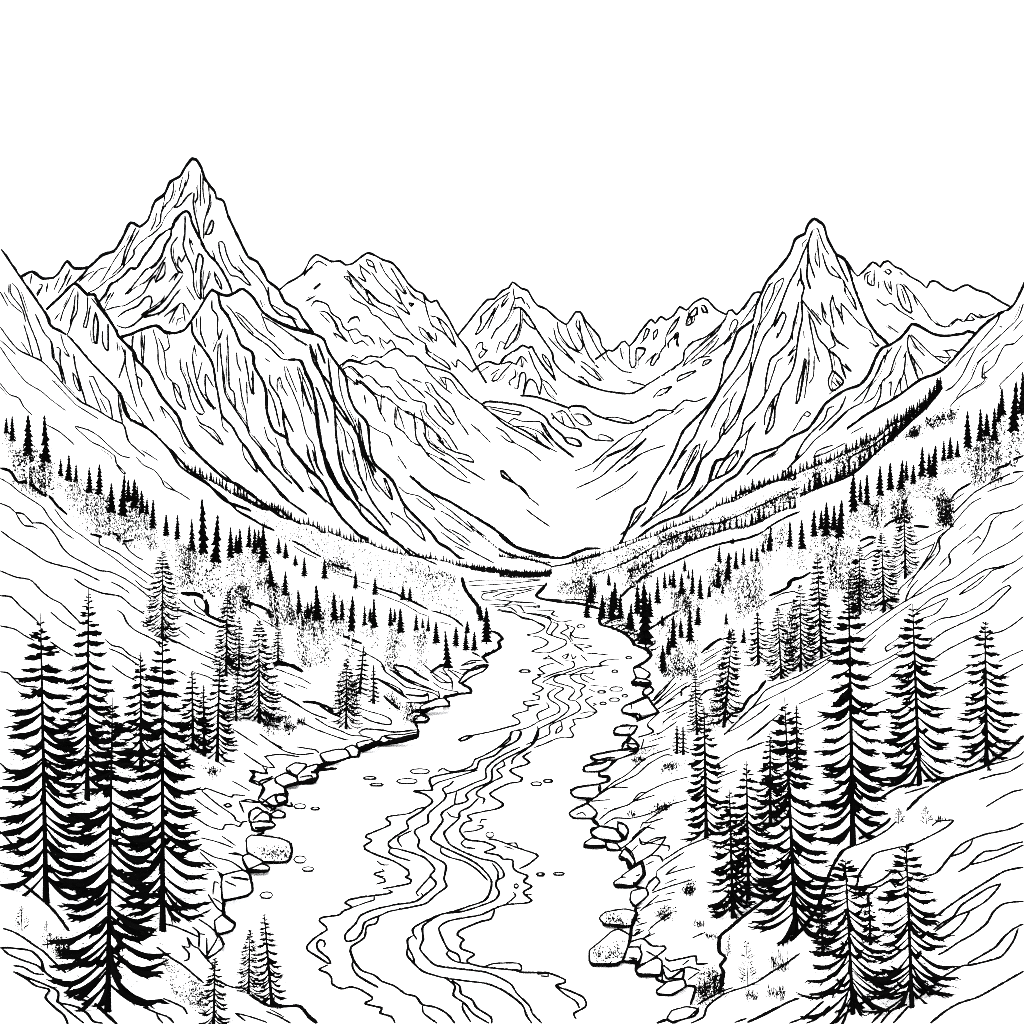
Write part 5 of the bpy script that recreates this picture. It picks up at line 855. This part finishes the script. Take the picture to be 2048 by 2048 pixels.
# ---------------------------------------------------------------- trees
def spruce(xt, yt, xb, yb, hw, style, label):
    base, n, _ = cast(xb, yb)
    k = base.y / F                                                        # metres per picture pixel at this distance
    Hp = (yb - yt); lean = (xt - xb) * k
    root = empty('spruce_tree', base); tag(root, label, 'tree', 'spruces standing on the valley slopes')
    tr = MB(); cr = MB()
    light = style == 'l'
    rb = max(1.6, Hp * .005 + 1.3)
    tr.tube([Vector((0, 0, -1.5 * rb * k))] + [Vector((lean * (t / 8), 0, Hp * k * t / 8)) for t in range(9)], [rb * 1.5 * k] + [(rb * (1 - t / 8) + (1.5 if not light else .8) * (1 if t < 8 else .5)) * k * (1.25 if t == 0 else 1) for t in range(9)], 0, n=7)
    for a in (.5, 2.4, 3.9, 5.6):
        if Hp > 250: tr.tube([Vector((0, 0, rb * 4 * k)), Vector((math.cos(a) * rb * 1.6 * k, math.sin(a) * rb * 1.6 * k, -rb * .6 * k))], [rb * .55 * k, rb * .35 * k], 0, n=5)
    sp = (5.5 + .034 * Hp if Hp < 200 else 8.5 + .0285 * Hp) * (.72 if light else 1.0)
    z = Hp * .955; zb = Hp * .075
    while z > zb:
        t = 1 - (z / Hp)
        L0 = hw * float(np.interp(t, [0, .06, .12, .2, .4, .72, 1], [.05, .13, .26, .42, .74, 1.0, 1.06]))
        nb = []
        for base_a in (0, math.pi):
            nb.append((base_a + U(-.4, .4), 1.0))
            if R() < (.72 if not light else .95): nb.append((base_a + random.choice((-1, 1)) * U(.5, 1.0), .85))
        if R() < .4: nb.append((-math.pi / 2 + U(-.4, .4), .6))
        if R() < .5: nb.append((math.pi / 2 + U(-.4, .4), .7))
        for a, lf in nb:
            L = L0 * lf * U(.82, 1.14)
            zo = z + U(-.2, .2) * sp
            drop = float(np.interp(t, [0, .1, .26, 1], [-.7, -.15, .40, .62])) * U(.88, 1.15)
            up = U(.06, .2); T = min(sp * (.21 if not light else .2), L * .18 + .7) * U(.75, 1.25)
            ca, sa = math.cos(a), math.sin(a); ps = []; rs = []
            steps = 8 if Hp > 150 else 5
            for q in range(steps + 1):
                p = q / steps
                r = L * p
                zz = zo - L * drop * (1 - (1 - p) ** 2.1) + L * up * max(0, (p - .55) / .45) ** 1.5
                ps.append(Vector((lean * max(0, zo) / Hp + r * ca * k, r * sa * k, zz * k)))
                rs.append(max(.55, T * float(np.interp(p, [0, .2, .5, .75, .92, 1], [.35, .55, 1.0, 1.15, .8, .3]))) * k)
            cr.tube(ps, rs, 0, n=5)
            if Hp > 90:                                                    # ragged twig ends
                nt_ = (8 if Hp > 250 else 5) if not light else 5
                for q in range(nt_):
                    p = U(.45, 1.0); i = min(steps - 1, int(p * steps)); f = p * steps - i
                    o = ps[i].lerp(ps[i + 1], f); dv = (ps[i + 1] - ps[i]).normalized()
                    ln = min(sp * U(.45, 1.0), L * .45) * k
                    dv = (dv + Vector((-sa * U(-.5, .5), ca * U(-.5, .5), -U(.15, .75)))).normalized()
                    w0 = max(.8, T * .55) * k
                    cr.tube([o, o + dv * ln * .5, o + dv * ln + Vector((0, 0, ln * .12))], [w0, w0 * .8, .5 * k], 0, n=3)
        z -= sp * U(.88, 1.1) * float(np.interp(t, [0, .08, .25], [.42, .6, 1]))
    for q in range(int(Hp * hw * (.045 if light else .009))):            # fine loose twigs between the boughs
        t = U(.2, .92); zz = 1 - t; r = hw * float(np.interp(t, [0, .16, .4, .72, 1], [.04, .32, .70, 1.0, 1.06])) * U(.15, .97); a = random.choice((0, math.pi)) + U(-1, 1)
        o = Vector((lean * zz + r * math.cos(a) * k, r * math.sin(a) * k, zz * Hp * k)); ln = U(3, 8) * k
        cr.tube([o, o + Vector((math.cos(a) * ln, math.sin(a) * ln, U(-.6, .5) * ln))], [U(.7, 1.1) * k, .6 * k], 0, n=3)
    tr.build('trunk', [BARK], root); cr.build('crown', [NEEDLE], root)
for s in SPRUCES: spruce(*s)

def slim_meshes(solid, fade, seed):
    random.seed(seed)
    cr = MB(); n = 7
    tiers = 9; z0 = solid
    for i in range(tiers):
        zb = z0 + (1 - z0) * i / tiers; zt = min(1.0, zb + (1 - z0) * 1.7 / tiers)
        rb = (1 - (zb - z0) / (1 - z0)) ** .75 * (1 - .5 * z0) + .06
        ring = []; a0 = U(0, 6.28)
        for j in range(n * 2):
            rr = rb * (U(.75, 1.2) if j % 2 == 0 else U(.35, .6)); a = a0 + j * math.pi / n
            ring.append((rr * math.cos(a), rr * math.sin(a), zb + U(-.012, .02)))
        cr.add(ring + [(0, 0, zt), (0, 0, zb + .02)], [(j, (j + 1) % (2 * n), 2 * n) for j in range(2 * n)] + [((j + 1) % (2 * n), j, 2 * n + 1) for j in range(2 * n)])
    for q in range(fade):
        zz = z0 + .08 - (z0) * R() ** 1.25
        if zz < .03: continue
        r = 1.05 * (1 - zz * .8) * math.sqrt(R()); a = U(0, 6.28); h = U(.008, .016); wr = U(.12, .22)
        x, y = r * math.cos(a), r * math.sin(a); b = U(0, 6)
        vs = [(x + wr * math.cos(b + j * 2.094), y + wr * math.sin(b + j * 2.094), zz) for j in range(3)] + [(x, y, zz + h * 2)]
        cr.add(vs, [(0, 1, 3), (1, 2, 3), (2, 0, 3), (2, 1, 0)])
    tr = MB(); tr.tube([Vector((0, 0, -.02)), Vector((0, 0, z0 + .1))], [.12, .08], 0, n=6)
    return cr.mesh('crown', [NEEDLE]), tr.mesh('trunk', [MISTED if fade else BARK])
FADED = [slim_meshes(.46, 95, 30 + i) for i in range(6)]
WHOLE = [slim_meshes(.06, 0, 50 + i) for i in range(6)]
random.seed(11)
protos = {}
def slim_tree(kind, base, hm, wm, lean, label, group, pool, name, parts=True):
    cm, tm = pool
    key = (name, cm.name)
    if parts:
        if key not in protos:
            r = empty(name, base)
            c = bpy.data.objects.new('crown', cm); t = bpy.data.objects.new('trunk', tm)
            for o in (c, t): col.objects.link(o); o.parent = r
            protos[key] = (r, c, t)
        else:
            r0, c0, t0 = protos[key]
            r = r0.copy(); col.objects.link(r)
            for o in (c0, t0):
                d = o.copy(); col.objects.link(d); d.parent = r
    else:
        if key not in protos:
            r = bpy.data.objects.new(name, cm); col.objects.link(r); protos[key] = r
        else:
            r = protos[key].copy(); col.objects.link(r)
    r.location = base; r.scale = (wm, wm, hm); r.rotation_euler = (0, lean, U(0, 6.28) if not lean else 0)
    tag(r, label, 'tree', group)
for c, fade, place, rows in FIRS:
    es = sorted([list(map(float, q.split(','))) for q in rows.split()])
    s = CROP[c][2] / 1932.0
    if fade > .5:                                                          # the trees standing a little behind, between the front ones
        es2 = []
        for a_, b_ in zip(es, es[1:]):
            if 25 < b_[0] - a_[0] < 200 and R() < .45:
                t_ = U(.4, .6); yt_ = a_[1] + (b_[1] - a_[1]) * t_ + U(5, 45); es2.append([a_[0] + (b_[0] - a_[0]) * t_, yt_, yt_ + .72 * min(a_[2] - a_[1], b_[2] - b_[1])])
        es = sorted(es + es2)
    for i, e in enumerate(es):
        xt, yt = src(c, e[0], e[1]); xb, yb = src(c, e[3] if len(e) > 3 else e[0], e[2])
        solid_h = yb - yt; full = solid_h * (1 + fade * .85) + 4
        if len(e) > 3: xb = xt + (xb - xt) * full / solid_h
        base, n, _ = cast(xb, min(2040, yt + full))
        if base is None: continue
        k = base.y / F; hw = (5.5 + .105 * solid_h) * U(.85, 1.2)
        pool = FADED[i % 6] if fade > .5 else WHOLE[i % 6]
        slim_tree('fir', base, full * k, hw * k, math.atan2(xt - xb, full), 'slim %s fir, %s from the left along %s' % ('misty' if fade > .5 else 'dark', nth(i), place), 'slim firs along ' + place, pool, 'slim_fir')
# far rows of small conifers
for c, spc, h0, h1, place, poly in FAR_ROWS:
    P_ = pts(c, poly); s = CROP[c][2] / 1932.0
    ln = [0]
    for a, b in zip(P_, P_[1:]): ln.append(ln[-1] + math.hypot(b[0] - a[0], b[1] - a[1]))
    d = 0; items = []
    while d < ln[-1]:
        u = float(np.interp(d, ln, [p[0] for p in P_])); v = float(np.interp(d, ln, [p[1] for p in P_]))
        items.append((u, v + U(-1.5, 1.5), (h0 + (h1 - h0) * d / ln[-1]) * s * U(.6, 1.25))); d += spc * s * U(.7, 1.35)
    items.sort()
    for i, (u, v, h) in enumerate(items):
        base, n, _ = cast(u, v)
        if base is None: continue
        k = base.y / F
        slim_tree('far', base, (h + 1) * k, max(2.6, h * .22) * U(.8, 1.25) * k, 0, 'tiny dark conifer, %s from the left in the %s' % (nth(i), place), 'conifers of the ' + place, WHOLE[i % 6], 'far_conifer', parts=False)
# solid far forest
ff = MB()
for c, spc, h0, h1, place, poly in FAR_ROWS: FAR_FOREST.append((c, poly, .5 * (h0 + h1) / 2, 1))
for c, poly, h, rows in FAR_FOREST:
    P_ = smooth_line(pts(c, poly), 3.0); s = CROP[c][2] / 1932.0
    for row in range(rows):
        for u, v in P_:
            u2, v2 = u + U(-1, 1), v - row * 2.2 + U(-.8, .8)
            base, n, _ = cast(u2, v2)
            if base is None: continue
            k = base.y / F; hh = h * s * U(.35, 1.0) * (.75 if rows > 1 else 1) * k; r = U(2.4, 3.4) * k
            vs = [base + Vector((r * math.cos(j * 1.257), r * math.sin(j * 1.257), -.3)) for j in range(5)] + [base + Vector((0, 0, hh))]
            ff.add(vs, [(j, (j + 1) % 5, 5) for j in range(5)] + [(4, 3, 2, 1, 0)])
tag(ff.build('far_forest', [NEEDLE]), 'solid black band of forest across the far valley mouth', 'forest', kind='stuff')
# scrub dots, with mist and shade put into the same dark flakes
stip = MB()
def inside(u, v, poly):
    r = False; k = len(poly)
    for i in range(k):
        (x0, y0), (x1, y1) = poly[i], poly[i - 1]
        if (y0 > v) != (y1 > v) and u < (x1 - x0) * (v - y0) / (y1 - y0) + x0: r = not r
    return r
for c, n, tall, poly in STIPPLE:
    P_ = pts(c, poly); x0, x1 = min(p[0] for p in P_), max(p[0] for p in P_); y0, y1 = min(p[1] for p in P_), max(p[1] for p in P_)
    got = 0; tries = 0
    while got < n * 1.7 and tries < n * 32:
        tries += 1; u, v = U(x0, x1), U(y0, y1)
        if not inside(u, v, P_) or noise.noise((u * .09, v * .012, n)) < U(-.45, .1): continue
        u += random.gauss(0, 5); v += random.gauss(0, 5)
        p, nn, _ = cast(u, v, with_rocks)
        if p is None: continue
        k = p.y / F; stip.flake(p + nn * .8 * k, U(1.5, 2.3) * k, tall * U(.8, 1.4)); got += 1
tag(stip.build('scrub_mist_shade_dots', [NEEDLE]), 'fine dark dots of scrub, painted mist and shade over slopes and boulders', 'scrub_mist_shade_dots', kind='stuff')
# saplings and tufts
for kind, xt, yt, xb, yb, hw, label in SAPLINGS:
    base, n, _ = cast(xb, yb); k = base.y / F; h = (yb - yt)
    root = empty('fir_sapling' if kind == 's' else 'grass_tuft', base)
    tag(root, label, 'sapling' if kind == 's' else 'grass tuft', 'saplings on the slopes' if kind == 's' else 'tufts on the slopes')
    nd = MB(); sm = MB()
    if kind == 's':
        sm.tube([Vector((0, 0, -k)), Vector(((xt - xb) * k, 0, h * k))], [1.3 * k, .8 * k], 0, n=5)
        for q in range(int(18 + h * 1.1)):
            t = U(.0, .92); L = hw * (1 - t) ** .8 * U(.5, 1.05); a = random.choice((0, math.pi)) + U(-1.1, 1.1)
            o = Vector(((xt - xb) * k * t, 0, h * k * t)); d0 = U(.25, .8)
            d = Vector((math.cos(a) * L * k, math.sin(a) * L * k, L * k * U(.25, .8)))
            nd.tube([o + d * d0, o + d], [.9 * k, .6 * k], 0, n=3)
        sm.build('stem', [BARK], root); nd.build('needles', [NEEDLE], root)
    else:
        for q in range(int(16 + hw * 1.3)):
            a = U(-1.25, 1.25); L = U(.5, 1.0); o = Vector((U(-.6, .6) * hw * k, U(-.4, .4) * hw * k, U(0, .25) * h * k))
            d = Vector((math.sin(a) * hw * .6 * L * k, U(-.3, .3) * hw * k, math.cos(a) * h * .75 * L * k)); d0 = U(.0, .5)
            nd.tube([o + d * d0, o + d], [.95 * k, .6 * k], 0, n=3)
        nd.build('blades', [NEEDLE], root)

# ---------------------------------------------------------------- light, sky, camera
SUN_EL, SUN_AZ = math.radians(55), math.radians(200)
wd = bpy.data.worlds.new('World'); sc.world = wd; wd.use_nodes = True
nt = wd.node_tree; sky = nt.nodes.new('ShaderNodeTexSky'); sky.sky_type = 'NISHITA'; sky.sun_disc = False
sky.sun_elevation = SUN_EL; sky.sun_rotation = SUN_AZ; sky.dust_density = 4.0; sky.air_density = 1.0; sky.ozone_density = .5
hs = nt.nodes.new('ShaderNodeHueSaturation'); hs.inputs['Saturation'].default_value = .12      # overcast: nearly colourless
nt.links.new(sky.outputs['Color'], hs.inputs['Color']); nt.links.new(hs.outputs['Color'], nt.nodes['Background'].inputs['Color']); nt.nodes['Background'].inputs['Strength'].default_value = .15
sl = bpy.data.lights.new('sun', 'SUN'); sl.energy = .5; sl.angle = math.radians(20); sl.color = (1, .97, .93)
so = bpy.data.objects.new('sun', sl); col.objects.link(so)
sd = Vector((math.sin(SUN_AZ) * math.cos(SUN_EL), math.cos(SUN_AZ) * math.cos(SUN_EL), math.sin(SUN_EL)))
so.rotation_euler = sd.to_track_quat('Z', 'Y').to_euler(); so.location = (0, -50, 300)
cam = bpy.data.cameras.new('camera'); co = bpy.data.objects.new('camera', cam); col.objects.link(co); sc.camera = co
co.location = EYEV; co.rotation_euler = (math.pi / 2, 0, 0)
cam.sensor_width = 36; cam.lens = F / 2048 * 36; cam.shift_y = (VH - 1024) / 2048; cam.clip_start = .5; cam.clip_end = 60000
sc.view_settings.view_transform = 'Standard'; sc.view_settings.look = 'None'; sc.view_settings.gamma = 1; sc.view_settings.exposure = EXPO
sc.render.engine = 'CYCLES'; sc.cycles.use_denoising = False; sc.cycles.max_bounces = 4; sc.cycles.pixel_filter_type = 'BLACKMAN_HARRIS'; sc.cycles.filter_width = 1.0
